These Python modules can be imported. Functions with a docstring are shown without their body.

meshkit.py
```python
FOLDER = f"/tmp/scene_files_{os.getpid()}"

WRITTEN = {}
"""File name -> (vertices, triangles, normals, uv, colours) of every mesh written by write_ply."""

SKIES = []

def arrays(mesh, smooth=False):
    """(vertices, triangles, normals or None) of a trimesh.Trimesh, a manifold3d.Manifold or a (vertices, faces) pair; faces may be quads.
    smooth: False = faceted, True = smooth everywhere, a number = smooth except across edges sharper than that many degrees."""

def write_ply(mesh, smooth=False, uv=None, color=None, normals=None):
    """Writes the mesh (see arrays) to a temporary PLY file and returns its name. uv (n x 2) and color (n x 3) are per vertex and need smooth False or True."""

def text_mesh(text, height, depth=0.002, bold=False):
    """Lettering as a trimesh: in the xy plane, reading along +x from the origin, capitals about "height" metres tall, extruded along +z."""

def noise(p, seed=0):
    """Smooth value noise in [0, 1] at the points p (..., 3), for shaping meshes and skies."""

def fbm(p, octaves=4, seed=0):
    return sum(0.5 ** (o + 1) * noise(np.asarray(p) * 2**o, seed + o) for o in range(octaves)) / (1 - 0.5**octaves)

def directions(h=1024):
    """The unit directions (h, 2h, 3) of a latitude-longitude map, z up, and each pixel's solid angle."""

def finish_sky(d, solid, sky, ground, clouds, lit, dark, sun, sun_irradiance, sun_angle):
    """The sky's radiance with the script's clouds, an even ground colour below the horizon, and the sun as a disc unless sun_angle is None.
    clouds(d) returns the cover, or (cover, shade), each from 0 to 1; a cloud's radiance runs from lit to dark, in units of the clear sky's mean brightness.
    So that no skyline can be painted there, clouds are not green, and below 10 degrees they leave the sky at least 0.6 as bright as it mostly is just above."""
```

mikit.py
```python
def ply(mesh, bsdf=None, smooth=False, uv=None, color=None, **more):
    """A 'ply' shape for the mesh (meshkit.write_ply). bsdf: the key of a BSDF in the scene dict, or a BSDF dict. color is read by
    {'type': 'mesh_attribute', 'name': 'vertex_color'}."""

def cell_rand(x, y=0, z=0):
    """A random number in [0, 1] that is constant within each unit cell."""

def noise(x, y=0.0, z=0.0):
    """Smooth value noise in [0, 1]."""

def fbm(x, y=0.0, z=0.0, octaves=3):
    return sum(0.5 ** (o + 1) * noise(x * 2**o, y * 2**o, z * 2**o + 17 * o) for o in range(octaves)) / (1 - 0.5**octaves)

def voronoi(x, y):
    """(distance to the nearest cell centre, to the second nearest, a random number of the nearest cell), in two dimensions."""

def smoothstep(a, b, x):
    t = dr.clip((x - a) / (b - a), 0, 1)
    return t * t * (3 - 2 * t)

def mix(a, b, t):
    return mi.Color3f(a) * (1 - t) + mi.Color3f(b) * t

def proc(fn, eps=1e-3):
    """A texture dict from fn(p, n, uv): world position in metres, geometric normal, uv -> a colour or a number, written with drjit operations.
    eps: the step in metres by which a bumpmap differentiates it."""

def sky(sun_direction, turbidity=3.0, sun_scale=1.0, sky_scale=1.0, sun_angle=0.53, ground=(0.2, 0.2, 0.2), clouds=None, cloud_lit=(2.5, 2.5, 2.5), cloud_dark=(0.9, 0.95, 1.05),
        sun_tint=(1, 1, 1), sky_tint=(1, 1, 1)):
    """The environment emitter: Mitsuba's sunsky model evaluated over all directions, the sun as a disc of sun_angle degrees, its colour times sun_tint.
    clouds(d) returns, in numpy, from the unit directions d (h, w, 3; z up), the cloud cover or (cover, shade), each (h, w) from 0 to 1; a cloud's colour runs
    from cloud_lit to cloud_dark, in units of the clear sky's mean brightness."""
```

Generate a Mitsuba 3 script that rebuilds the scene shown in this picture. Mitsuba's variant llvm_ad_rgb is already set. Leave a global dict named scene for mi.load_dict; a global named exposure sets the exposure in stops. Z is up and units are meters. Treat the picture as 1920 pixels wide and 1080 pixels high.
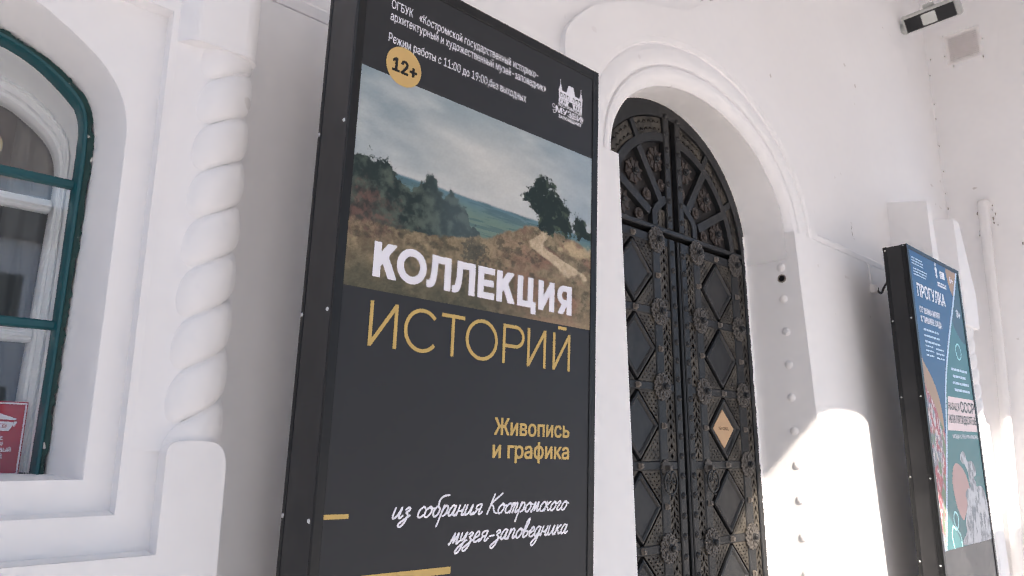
import math, random
import numpy as np
import trimesh, shapely
import drjit as dr
import mitsuba as mi
import mikit, meshkit
from shapely.geometry import Polygon, LineString, Point, box as sbox
from shapely.ops import unary_union
from shapely import affinity
from mikit import fbm, noise, smoothstep, mix
T = mi.ScalarTransform4f
rng = random.Random(7)
scene, labels = {}, {}

# ---------------------------------------------------------------- camera, sky, exposure
S, EZ = 0.85, 1.40           # everything below is laid out from the eye, y into the wall; S = metres per layout unit
CX = np.array([0.72598874, -0.68769531, 0.00393865])
CY = np.array([0.15410138, 0.1570954, -0.97548644])
CF = np.array([0.67021871, 0.70879912, 0.22002429])
eye = np.array([0, 0, EZ])
scene['camera'] = {'type': 'perspective', 'fov': 2 * math.degrees(math.atan(960 / 1370.0)), 'near_clip': 0.02, 'far_clip': 2000.0,
                   'to_world': T().look_at(origin=eye.tolist(), target=(eye + CF).tolist(), up=(-CY).tolist())}
SUN = (-0.34, -1.0, 0.82)
scene['sky'] = mikit.sky(SUN, turbidity=3.0, sun_scale=1.0, sun_tint=(0.92, 1.0, 1.21))
exposure = 2.92

# ---------------------------------------------------------------- materials
def rgb(r, g, b): return {'type': 'rgb', 'value': [r, g, b]}
def s2l(r, g, b):
    f = lambda v: ((v / 255 + 0.055) / 1.055) ** 2.4 if v > 10 else v / 255 / 12.92
    return (f(r), f(g), f(b))
def principled(name, col, rough=0.5, spec=0.5, metallic=0.0, **kw):
    scene[name] = {'type': 'twosided', 'bsdf': {'type': 'principled', 'base_color': rgb(*col) if isinstance(col, tuple) else col, 'roughness': rough,
                                                'specular': spec, 'metallic': metallic, **kw}}
def diffuse(name, col):
    scene[name] = {'type': 'twosided', 'bsdf': {'type': 'diffuse', 'reflectance': rgb(*col) if isinstance(col, tuple) else col}}

def plaster_color(p, n, uv):
    big = fbm(p.x * 1.1 + 3, p.y * 1.1, p.z * 0.9, 3)
    fine = noise(p.x * 26, p.y * 26, p.z * 22)
    spot = smoothstep(0.86, 0.93, noise(p.x * 17 + 5, p.y * 17, p.z * 17)) * smoothstep(0.62, 0.8, noise(p.x * 2.3, p.y * 2.3 + 9, p.z * 2.1))
    c = mix((0.812, 0.802, 0.80), (0.838, 0.831, 0.833), smoothstep(0.3, 0.7, big)) * (0.992 + 0.016 * fine)
    return mix(c, (0.42, 0.38, 0.35), 0.55 * spot)
def plaster_bump(p, n, uv):
    return 0.60 * noise(p.x * 2.3, p.y * 2.3, p.z * 2.0) + 0.07 * noise(p.x * 8, p.y * 8, p.z * 7) + 0.012 * fbm(p.x * 60, p.y * 60, p.z * 60, 2)
scene['plaster'] = {'type': 'twosided', 'bsdf': {'type': 'bumpmap', 'arbitrary': mikit.proc(plaster_bump, eps=2e-3), 'scale': 0.006,
                    'bsdf': {'type': 'diffuse', 'reflectance': mikit.proc(plaster_color)}}}
diffuse('plaster_plain', (0.82, 0.81, 0.81))
def green_paint(p, n, uv):
    w = fbm(p.x * 38, p.y * 38, p.z * 26, 3)
    chip = smoothstep(0.74, 0.78, fbm(p.x * 55 + 3, p.y * 55, p.z * 34, 3))
    c = mix((0.006, 0.034, 0.032), (0.018, 0.072, 0.066), w)
    return mix(c, (0.62, 0.6, 0.57), chip)
principled('green_paint', mikit.proc(green_paint), 0.5, 0.4)
principled('teal_paint', (0.006, 0.072, 0.085), 0.4, 0.5)
principled('white_paint', (0.68, 0.70, 0.70), 0.45, 0.4)
def iron(p, n, uv):
    w = fbm(p.x * 22, p.y * 22, p.z * 12, 3)
    dust = smoothstep(0.5, 0.8, fbm(p.x * 7 + 4, p.y * 7, p.z * 3, 3))
    return mix(mix((0.0085, 0.0100, 0.0120), (0.020, 0.0215, 0.024), w), (0.05, 0.046, 0.042), 0.3 * dust)
principled('iron', mikit.proc(iron), 0.40, 0.36)
def dusty(p, n, uv):
    w = fbm(p.x * 34, p.y * 34, p.z * 34, 3)
    return mix((0.036, 0.033, 0.030), (0.122, 0.112, 0.104), w)
principled('dusty_bronze', mikit.proc(dusty), 0.55, 0.4)
def olive(p, n, uv):
    w = fbm(p.x * 16, p.y * 16, p.z * 11, 3)
    return mix((0.020, 0.018, 0.0155), (0.072, 0.064, 0.052), smoothstep(0.3, 0.75, w))
principled('olive_metal', mikit.proc(olive), 0.55, 0.4)
principled('void_iron', (0.008, 0.008, 0.009), 0.7, 0.2)
principled('fan_bronze', (0.046, 0.037, 0.033), 0.5, 0.35)
principled('fan_panel', (0.018, 0.016, 0.0155), 0.6, 0.35)
principled('light_bronze', (0.115, 0.100, 0.086), 0.45, 0.5)
principled('brass', (0.46, 0.30, 0.17), 0.42, 0.5)
principled('engraved', (0.14, 0.085, 0.045), 0.6, 0.3)
def coat(p, n, uv):
    return mix((0.020, 0.021, 0.023), (0.034, 0.034, 0.036), fbm(p.x * 9, p.y * 9, p.z * 5, 3))
principled('powder_coat', mikit.proc(coat), 0.3, 0.4)
principled('black_frame', (0.008, 0.009, 0.010), 0.35, 0.4)
principled('zinc', (0.58, 0.58, 0.60), 0.35, 0.6)
principled('print_dark', (0.032, 0.0335, 0.0370), 0.4, 0.22)
principled('print_white', (0.74, 0.73, 0.78), 0.4, 0.4)
principled('print_gold', (0.50, 0.345, 0.115), 0.4, 0.4)
principled('print_ochre', (0.55, 0.37, 0.145), 0.4, 0.4)
principled('print_black', (0.012, 0.011, 0.010), 0.4, 0.4)
principled('print_blue', (0.024, 0.078, 0.175), 0.35, 0.4)
principled('print_pale_blue', (0.50, 0.60, 0.72), 0.4, 0.4)
principled('print_teal', (0.042, 0.145, 0.155), 0.35, 0.4)
principled('print_deep_teal', (0.035, 0.075, 0.10), 0.35, 0.4)
principled('print_tan', (0.36, 0.23, 0.145), 0.4, 0.4)
principled('print_pink', (0.72, 0.58, 0.57), 0.4, 0.4)
principled('print_rose', (0.42, 0.27, 0.25), 0.4, 0.4)
principled('print_cyan', (0.40, 0.72, 0.74), 0.4, 0.4)
principled('print_red', (0.40, 0.024, 0.040), 0.4, 0.4)
def bloom(p, n, uv):
    a, b, c = fbm(p.x * 22, p.z * 20, 1.0, 3), fbm(p.x * 60 + 7, p.z * 30, 2.0, 3), fbm(p.x * 16 + 3, p.z * 12 + 5, 3.0, 3)
    col = mix((0.20, 0.22, 0.26), (0.36, 0.085, 0.10), smoothstep(0.36, 0.6, a))
    col = mix(col, (0.55, 0.47, 0.46), smoothstep(0.5, 0.72, b))
    return mix(col, (0.15, 0.20, 0.13), smoothstep(0.55, 0.72, c))
principled('print_bloom', mikit.proc(bloom), 0.4, 0.4)
def marble(p, n, uv):
    w = fbm(p.x * 30, p.z * 22, 2.0, 4)
    return mix((0.20, 0.215, 0.235), (0.46, 0.47, 0.49), smoothstep(0.30, 0.66, w))
principled('print_marble', mikit.proc(marble), 0.4, 0.4)
scene['glass'] = {'type': 'thindielectric', 'int_ior': 1.5}
principled('lamp_housing', (0.42, 0.43, 0.41), 0.45, 0.5)
principled('lamp_black', (0.012, 0.013, 0.014), 0.25, 0.5)
principled('lamp_reflector', (0.55, 0.57, 0.54), 0.25, 0.6)
principled('plastic_white', (0.74, 0.72, 0.71), 0.4, 0.5)
principled('rubber', (0.01, 0.01, 0.01), 0.5, 0.4)
principled('vent_slot', (0.38, 0.345, 0.32), 0.7, 0.2)
principled('slot_shade', (0.22, 0.19, 0.165), 0.7, 0.2)
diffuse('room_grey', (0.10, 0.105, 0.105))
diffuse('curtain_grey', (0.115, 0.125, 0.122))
principled('lamp_shade', (0.10, 0.085, 0.05), 0.6, 0.2)
def stone(p, n, uv):
    return mix((0.56, 0.535, 0.525), (0.70, 0.675, 0.665), fbm(p.x * 3, p.y * 3, 1.0, 4))
diffuse('floor_stone', mikit.proc(stone))
def landscape(p, n, uv):                     # a plain country landscape in oils: overcast sky, wood, brown field, sandy track, lone trees
    u, v = uv.x, 1 - uv.y                    # v runs down
    wob = fbm(u * 30, v * 22, 1.0, 4) - 0.5
    wob2 = fbm(u * 90 + 5, v * 66, 2.0, 3) - 0.5
    lo = fbm(u * 16 + 3, v * 11, 2.5, 3) - 0.5
    st = fbm(u * 5 + v * 2.2, v * 9 - u * 2.0, 3.0, 5)
    st2 = fbm(u * 2.6 + 9, v * 4 + 2, 4.0, 4)
    glow = dr.exp(-dr.square((u - 0.52) / 0.34) - dr.square((v - 0.30) / 0.24))
    sky = mix((0.175, 0.235, 0.265), (0.42, 0.445, 0.44), smoothstep(0.22, 0.78, 0.6 * st + 0.4 * st2))
    sky = mix(sky, (0.52, 0.505, 0.465), 0.62 * glow)
    sky = mix(sky, (0.255, 0.315, 0.355), smoothstep(0.66, 1.0, u) * 0.55)
    col = mix(sky, (0.47, 0.465, 0.445), smoothstep(0.36, 0.47, v) * 0.45)
    hor = 0.445 + 0.035 * u
    far = mix((0.085, 0.155, 0.185), (0.115, 0.175, 0.145), smoothstep(0.0, 0.10, v - hor + 0.03 * wob))
    far = mix(far, (0.05, 0.095, 0.11), smoothstep(0.48, 0.62, fbm(u * 9, v * 66, 5.0, 3)) * 0.55)
    col = mix(col, far, smoothstep(-0.006, 0.010, v - hor + 0.008 * wob))
    # the wood on the left
    def cone(c, w, h): return h * dr.maximum(0.0, 1 - dr.abs(u - c) / w)
    top = 0.415 + 0.20 * u + 0.05 * smoothstep(0.12, 0.20, u) + 0.15 * smoothstep(0.38, 0.56, u)
    top = top - cone(0.275, 0.05, 0.125) - cone(0.345, 0.045, 0.10) - cone(0.235, 0.04, 0.05) - cone(0.40, 0.035, 0.035) - cone(0.05, 0.06, 0.03) - cone(0.11, 0.04, 0.035)
    edge = v - top + 0.075 * wob + 0.055 * wob2
    wood = mix((0.017, 0.028, 0.027), (0.066, 0.086, 0.070), smoothstep(0.30, 0.78, fbm(u * 40, v * 26, 6.0, 4)))
    wood = mix(wood, (0.085, 0.12, 0.13), smoothstep(0.20, 0.40, u) * 0.45)
    col = mix(col, wood, smoothstep(-0.006, 0.014, edge) * smoothstep(0.60, 0.54, u))
    # field
    line = 0.70 - 0.185 * smoothstep(0.20, 0.95, u) - 0.055 * dr.exp(-dr.square((u - 0.70) / 0.13)) + 0.05 * smoothstep(0.9, 1.0, u)
    f1, f2 = fbm(u * 15, v * 24, 7.0, 4), fbm(u * 75, v * 40, 8.0, 4)
    field = mix((0.125, 0.095, 0.060), (0.225, 0.180, 0.112), smoothstep(0.3, 0.7, 0.5 * f1 + 0.5 * f2))
    field = mix(field, (0.20, 0.108, 0.078), smoothstep(0.40, 0.70, fbm(u * 9, v * 14, 9.0, 4)) * smoothstep(0.45, 0.75, u) * 0.75)
    field = mix(field, (0.052, 0.050, 0.034), smoothstep(0.52, 0.74, fbm(u * 34, v * 30, 11.0, 4)) * 0.7)
    field = mix(field, (0.062, 0.062, 0.042), smoothstep(0.78, 1.0, v + 0.3 * lo) * smoothstep(0.95, 0.35, u) * 0.85)
    field = mix(field, (0.27, 0.20, 0.125), smoothstep(0.86, 1.0, v + 0.25 * lo) * smoothstep(0.62, 0.8, u) * 0.6)
    col = mix(col, field, smoothstep(-0.008, 0.012, v - line + 0.03 * wob + 0.02 * wob2))
    # red bushes and dark scrub
    red = smoothstep(0.14, 0.0, dr.sqrt(dr.square((u - 0.04) * 1.1) + dr.square((v - 0.68) * 0.9)) - 0.02 + 0.18 * wob + 0.14 * wob2)
    col = mix(col, mix((0.045, 0.034, 0.030), (0.125, 0.068, 0.056), smoothstep(0.35, 0.75, f2)), red * 0.75)
    scr = smoothstep(0.05, 0.0, dr.abs(u - 0.455) - 0.012 + 0.16 * wob2 + 0.08 * wob) * smoothstep(0.62, 0.70, v) * smoothstep(0.98, 0.8, v)
    col = mix(col, (0.045, 0.05, 0.042), scr * 0.75)
    # sandy track
    t = smoothstep(0.51, 0.74, v)
    cen = 0.770 - 0.070 * dr.sin(t * 4.2) + 0.085 * t
    wid = 0.021 + 0.052 * t
    tr = smoothstep(1.15, 0.75, dr.abs(u - cen + 0.03 * wob) / wid) * smoothstep(0.515, 0.53, v) * smoothstep(0.745, 0.70, v + 0.08 * wob)
    col = mix(col, mix((0.33, 0.25, 0.165), (0.49, 0.405, 0.285), f2), tr * 0.92)
    pale = smoothstep(0.07, 0.0, dr.sqrt(dr.square((u - 0.95) / 1.6) + dr.square((v - 0.575) * 1.5)) - 0.015 + 0.14 * wob)
    col = mix(col, (0.42, 0.33, 0.20), pale * 0.75)
    # lone trees
    def crown(cu, cv, ru, rv): return dr.sqrt(dr.square((u - cu) / ru) + dr.square((v - cv) / rv)) - 1
    d = dr.minimum(dr.minimum(crown(0.745, 0.285, 0.042, 0.060), crown(0.715, 0.35, 0.046, 0.060)), crown(0.775, 0.37, 0.062, 0.120))
    d = dr.minimum(d, dr.minimum(crown(0.815, 0.37, 0.048, 0.085), crown(0.840, 0.44, 0.052, 0.075)))
    d = dr.minimum(d, dr.minimum(crown(0.775, 0.455, 0.05, 0.07), dr.minimum(crown(0.935, 0.435, 0.032, 0.060), crown(0.98, 0.475, 0.035, 0.022))))
    d = d * 0.9 - 0.10 + 1.1 * wob + 0.75 * wob2
    tree = mix((0.012, 0.021, 0.018), (0.058, 0.080, 0.050), smoothstep(0.5, 0.8, fbm(u * 60, v * 42, 10.0, 4)) * smoothstep(-0.9, 0.0, d))
    col = mix(col, tree, smoothstep(0.12, -0.16, d))
    brush = fbm(u * 150 + v * 40, v * 120, 12.0, 3) - 0.5
    return col * (1.16 + (0.12 + 0.38 * smoothstep(-0.02, 0.06, v - line)) * brush)
principled('print_landscape', mikit.proc(landscape), 0.45, 0.25)

# ---------------------------------------------------------------- helpers
used = {}
KB = 1.0                      # the poster boxes are laid out on a plane 1/KB farther off, then drawn in to the eye's distance
def numbered(key):
    n = used.get(key, -1) + 1
    used[key] = n
    return key if n == 0 else f'{key}_{n:03d}'
def bake(m):
    m = m.copy()
    m.vertices = m.vertices * S * KB + [0, 0, EZ]
    return m
def thing(name, label, cat, group=None, kind=None):
    k = numbered(name)
    labels[k] = {'label': label, 'category': cat}
    if group: labels[k]['group'] = group
    labels[k]['kind'] = kind or 'thing'
    return k
def put(name, mesh, bsdf, parent=None, smooth=False, label=None, uv=None, kind=None, own=None):
    k = own or numbered(f'{parent}__{name}' if parent else name)
    if isinstance(mesh, (list, tuple)): mesh = trimesh.util.concatenate(list(mesh))
    scene[k] = mikit.ply(bake(mesh), bsdf, smooth=smooth, uv=uv)
    if label or kind:
        labels[k] = {}
        if label: labels[k]['label'] = label
        if kind: labels[k]['kind'] = kind
    return k
def protos(mesh, bsdf, smooth=False):         # a shape for many copies, built round the origin of the layout
    m = mesh if not isinstance(mesh, (list, tuple)) else trimesh.util.concatenate(list(mesh))
    m = m.copy(); m.vertices = m.vertices * S
    return mikit.ply(m, bsdf, smooth=smooth)
def copyput(proto, name, parent, at, rot=None):
    k = numbered(f'{parent}__{name}')
    t = T().translate([at[0] * S, at[1] * S, at[2] * S + EZ])
    if rot is not None: t = t @ T().rotate([0, 1, 0], rot)
    scene[k] = {**proto, 'to_world': t}
    return k
def bx(x0, x1, y0, y1, z0, z1, c=0.0):
    if c <= 0:
        m = trimesh.creation.box((x1 - x0, y1 - y0, z1 - z0)); m.apply_translation(((x0 + x1) / 2, (y0 + y1) / 2, (z0 + z1) / 2)); return m
    P = []
    for sx in (0, 1):
        for sy in (0, 1):
            for sz in (0, 1):
                X, Y, Z = (x0, x1)[sx], (y0, y1)[sy], (z0, z1)[sz]
                dx, dy, dz = c * (1 - 2 * sx), c * (1 - 2 * sy), c * (1 - 2 * sz)
                P += [(X, Y + dy, Z + dz), (X + dx, Y, Z + dz), (X + dx, Y + dy, Z)]
    return trimesh.convex.convex_hull(np.array(P))
def polys(g): return [q for q in getattr(g, 'geoms', [g]) if isinstance(q, Polygon) and q.area > 1e-9]
def ext(poly, yf, yb):                         # a polygon in (x, z) as a slab from yf(x, z) in front to yb behind
    out = []
    for q in polys(poly):
        m = trimesh.creation.extrude_polygon(q, 1.0, engine='earcut')
        v = m.vertices.copy()
        f = np.array([yf(a, b) for a, b in v[:, :2]]) if callable(yf) else np.full(len(v), yf)
        b_ = np.array([yb(a, b) for a, b in v[:, :2]]) if callable(yb) else np.full(len(v), yb)
        front = v[:, 2] < 0.5
        m.vertices = np.stack([v[:, 0], np.where(front, f, b_), v[:, 1]], 1)
        m.invert(); out.append(m)
    return trimesh.util.concatenate(out)
def grid(fn, nu, nv, closed=False):
    P = np.array([[fn(i / (nu - (0 if closed else 1)), j / (nv - 1)) for j in range(nv)] for i in range(nu)])
    F = []
    for i in range(nu if closed else nu - 1):
        for j in range(nv - 1):
            a, b, c, d = i * nv + j, ((i + 1) % nu) * nv + j, ((i + 1) % nu) * nv + j + 1, i * nv + j + 1
            F += [(a, b, c), (a, c, d)]
    return trimesh.Trimesh(P.reshape(-1, 3), F, process=False)
def loft(*lines):
    L = [np.asarray(l, float) for l in lines]
    return grid(lambda a, b: L[int(round(b * (len(L) - 1)))][int(round(a * (len(L[0]) - 1)))], len(L[0]), len(L))
def tube(pts, r, n=8, close=False):
    p = np.asarray(pts, float); t = np.gradient(p, axis=0)
    if close: t = np.roll(p, -1, 0) - np.roll(p, 1, 0)
    t /= np.linalg.norm(t, axis=1, keepdims=True) + 1e-12
    a = np.cross(t, [0.13, 0.98, 0.11]); a /= np.linalg.norm(a, axis=1, keepdims=True) + 1e-9
    b = np.cross(t, a); ang = np.arange(n) * 2 * np.pi / n
    rr = np.broadcast_to(r, (len(p),))[:, None, None]
    v = p[:, None] + rr * (np.cos(ang)[None, :, None] * a[:, None] + np.sin(ang)[None, :, None] * b[:, None])
    F = []
    for i in range(len(p) if close else len(p) - 1):
        i2 = (i + 1) % len(p)
        for j in range(n):
            q = (i * n + j, i * n + (j + 1) % n, i2 * n + (j + 1) % n, i2 * n + j); F += [(q[0], q[1], q[2]), (q[0], q[2], q[3])]
    m = trimesh.Trimesh(v.reshape(-1, 3), F, process=False)
    return m
def spline(pts, n=8):
    p = np.asarray(pts, float)
    if len(p) < 3: return p
    q = np.vstack([2 * p[0] - p[1], p, 2 * p[-1] - p[-2]]); out = []
    for i in range(1, len(q) - 2):
        for k in range(n):
            t = k / n
            out.append(0.5 * (2 * q[i] + (q[i + 1] - q[i - 1]) * t + (2 * q[i - 1] - 5 * q[i] + 4 * q[i + 1] - q[i + 2]) * t * t + (3 * q[i] - q[i - 1] - 3 * q[i + 1] + q[i + 2]) * t ** 3))
    return np.array(out + [p[-1]])
def dome(r, h, n=14, m=5):
    pr = [(r * math.cos(a), h * math.sin(a)) for a in np.linspace(0, math.pi / 2, m)]
    return trimesh.creation.revolve(np.array([(0, -h * 0.2), (r, -h * 0.2)] + pr), sections=n)
TOFRONT = np.array([[1, 0, 0, 0], [0, 0, -1, 0], [0, 1, 0, 0], [0, 0, 0, 1.0]])   # xy plane, +z out -> xz plane, facing -y
def facing(m): m = m.copy(); m.apply_transform(TOFRONT); return m
def flat(poly, d): # polygon in (x,z) raised by d towards the viewer from y=0
    return ext(poly, -d, 0.0)
def text(s, x0, x1, z0, cap, bold=False, d=0.0012, right=False):
    m = meshkit.text_mesh(s, 1.0, depth=1.0, bold=bold)
    lo, hi = m.bounds
    v = m.vertices
    X = x0 + (v[:, 0] - lo[0]) / (hi[0] - lo[0]) * (x1 - x0)
    return trimesh.Trimesh(np.stack([X, -v[:, 2] * d, z0 + v[:, 1] * cap], 1), m.faces, process=False)

# ---------------------------------------------------------------- setting: floor, ground, ceiling
FL = -1.65
put('floor', bx(-3.6, 9.5, -1.4, 2.75, FL - 0.12, FL), 'floor_stone'); labels['floor'] = {'label': 'pale stone floor of the porch below the poster boxes', 'kind': 'structure'}
put('ground', bx(-300, 300, -300, 300, FL - 0.62, FL - 0.15), 'floor_stone'); labels['ground'] = {'label': 'open paved ground outside the porch', 'kind': 'structure'}
def vault(a, b):
    th = math.pi * a
    return (-2.5 + 11.8 * b, 0.88 - 1.68 * math.cos(th), 5.0 + 1.25 * math.sin(th))
put('ceiling', grid(vault, 33, 2), 'plaster_plain', smooth=True); labels['ceiling'] = {'label': 'white barrel vault high above the porch', 'kind': 'structure'}

# ---------------------------------------------------------------- door-side wall
C0 = 4.02
yw = lambda x, z: 2.318 - 0.03 * (1.58 - z)
wall = thing('porch_wall', 'white plastered wall with a moulded arch round the black iron door', 'wall')
hw = lambda z: 1.028 + (1.60 - z) * 0.0165
low = Polygon([(0.80, FL), (C0 - hw(FL), FL), (C0 - hw(1.6), 1.60), (0.80, 1.60)]), Polygon([(C0 + hw(FL), FL), (9.12, FL), (9.12, 1.60), (C0 + hw(1.6), 1.60)])
lm = [ext(q, yw, 2.78) for q in low]
for m in lm:
    v = m.vertices; sel = (v[:, 1] > 2.7) & (np.abs(v[:, 0] - C0) < 1.2)
    v[sel, 0] = C0 + (v[sel, 0] - C0) * 0.962
    m.vertices = v
put('lower_wall', lm, 'plaster', wall)
def ell(off, n=61, zc=1.6, lo=0.0):
    return [(C0 + (1.03 + off) * math.cos(a), zc + (0.74 + off) * math.sin(a)) for a in np.linspace(math.pi - lo, lo, n)]
hole = Polygon(ell(0.24) + [(C0 + 1.27, 1.0), (C0 - 1.27, 1.0)])
put('upper_wall', ext(sbox(-3.4, 1.66, 9.12, 6.3).difference(hole), 2.372, 2.62), 'plaster', wall)
for xa, xb in ((0.80, C0 - 1.452), (C0 + 1.423, 9.12)):
    prof = [(2.321, 1.606), (2.319, 1.650), (2.330, 1.662), (2.369, 1.695), (2.5, 1.705), (2.5, 1.606)]
    m = trimesh.creation.extrude_polygon(Polygon(prof), xb - xa, engine='earcut')
    v = m.vertices; m.vertices = np.stack([v[:, 2] + xa, v[:, 0], v[:, 1]], 1)
    put('string_course', m, 'plaster', wall)
right = spline([(1.40, 2.02), (1.365, 2.22), (1.16, 2.44), (0.93, 2.585), (0.66, 2.71), (0.42, 2.79), (0.18, 2.89), (0.0, 3.02)], 6)
keel = [(C0 - 1.445, 1.603)] + [(C0 - a * 1.03, b) for a, b in right] + [(C0 + a * 1.0, b) for a, b in right[::-1]] + [(C0 + 1.42, 1.603)]
hood = Polygon(keel).difference(Polygon(ell(0.285) + [(C0 + 1.315, 1.0), (C0 - 1.315, 1.0)]))
put('keel_hood', ext(hood, lambda x, z: yw(x, z) - 0.002, 2.44), 'plaster', wall)
prof = [(-0.009, 0.075), (-0.004, 0.062), (0.012, 0.045), (0.03, 0.028), (0.055, 0.017), (0.08, 0.014), (0.092, 0.018), (0.095, 0.034), (0.106, 0.034), (0.110, 0.016), (0.125, 0.008), (0.16, 0.002), (0.20, 0.004), (0.232, 0.012),
        (0.238, 0.018), (0.248, 0.018), (0.252, 0.004), (0.30, -0.002)]
rings = [[(x, yw(x, z) + dy, z) for x, z in ell(off, 73)] for off, dy in prof]
def endcap(s):
    pts = [(C0 + s * (1.03 + off), yw(0, 1.6) + dy, 1.6005) for off, dy in prof] + [(C0 + s * 1.33, 2.5, 1.6005), (C0 + s * 1.03, 2.5, 1.6005)]
    c = np.mean(pts, 0); n = len(pts)
    return trimesh.Trimesh(np.vstack([pts, [c]]), [(i, (i + 1) % n, n) for i in range(n)], process=False)
put('archivolt', loft(*rings), 'plaster', wall, smooth=40)
put('impost', [endcap(-1), endcap(1)], 'plaster_plain', wall)
def reveal_x(y, z): return C0 + hw(z) * (1 - 0.038 * (y - 2.30) / 0.48)
def soffit_front():
    up = [(1, z) for z in np.linspace(1.40, 1.594, 9)]
    R_ = [(reveal_x(yw(0, z) + .075, z) - .0015, yw(0, z) + .075, z) for _, z in up]
    L_ = [(2 * C0 - a, b, c) for a, b, c in R_]
    return L_ + rings[0] + R_[::-1]
aa = np.r_[np.linspace(math.pi, math.pi - 0.199, 9), np.linspace(math.pi - 0.204, 0.204, 73), np.linspace(0.199, 0, 9)]
back = [(4.02 + 0.986 * math.cos(a), 2.78, 1.397 + 0.992 * math.sin(a)) for a in aa]
put('arch_soffit', loft(soffit_front(), back), 'plaster', wall, smooth=60)
zs = np.linspace(FL, 1.62, 420)
jit_ = [0.022 + 0.030 * max(0.0, meshkit.fbm(np.array([0.3, 5.0, z * 17]), 4) - 0.42) + 0.010 * meshkit.noise(np.array([1.0, 2.0, z * 60])) for z in zs]
put('plaster_edge', loft([(C0 + hw(z) * 0.985, 2.6965, z) for z in zs], [(C0 + hw(z) * 0.962 - j * 0.6, 2.690, z) for z, j in zip(zs, jit_)], [(C0 + hw(z) * 0.962 - j, 2.6945, z) for z, j in zip(zs, jit_)]), 'plaster', wall)
def crack(pts, r=0.0022):
    p_ = np.array(pts, float); q_ = spline(p_, 6); q_[:, 1:] += 0.004 * (np.array([[meshkit.noise(np.array([i * .7, 1, 3.])), meshkit.noise(np.array([i * .9, 7, 2.]))] for i in range(len(q_))]) - 0.5)
    put('crack', tube(q_, r * (0.4 + 0.6 * np.sin(np.linspace(0.2, 3.0, len(q_)))), 5), 'slot_shade', wall)
crack([(4.02, 2.3725, 3.045), (4.08, 2.3725, 3.09), (4.15, 2.3725, 3.115), (4.24, 2.3725, 3.17)])
crack([(reveal_x(2.66, 1.44), 2.66, 1.435), (reveal_x(2.60, 1.44), 2.60, 1.45), (reveal_x(2.54, 1.44), 2.54, 1.445)], .002)
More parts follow.
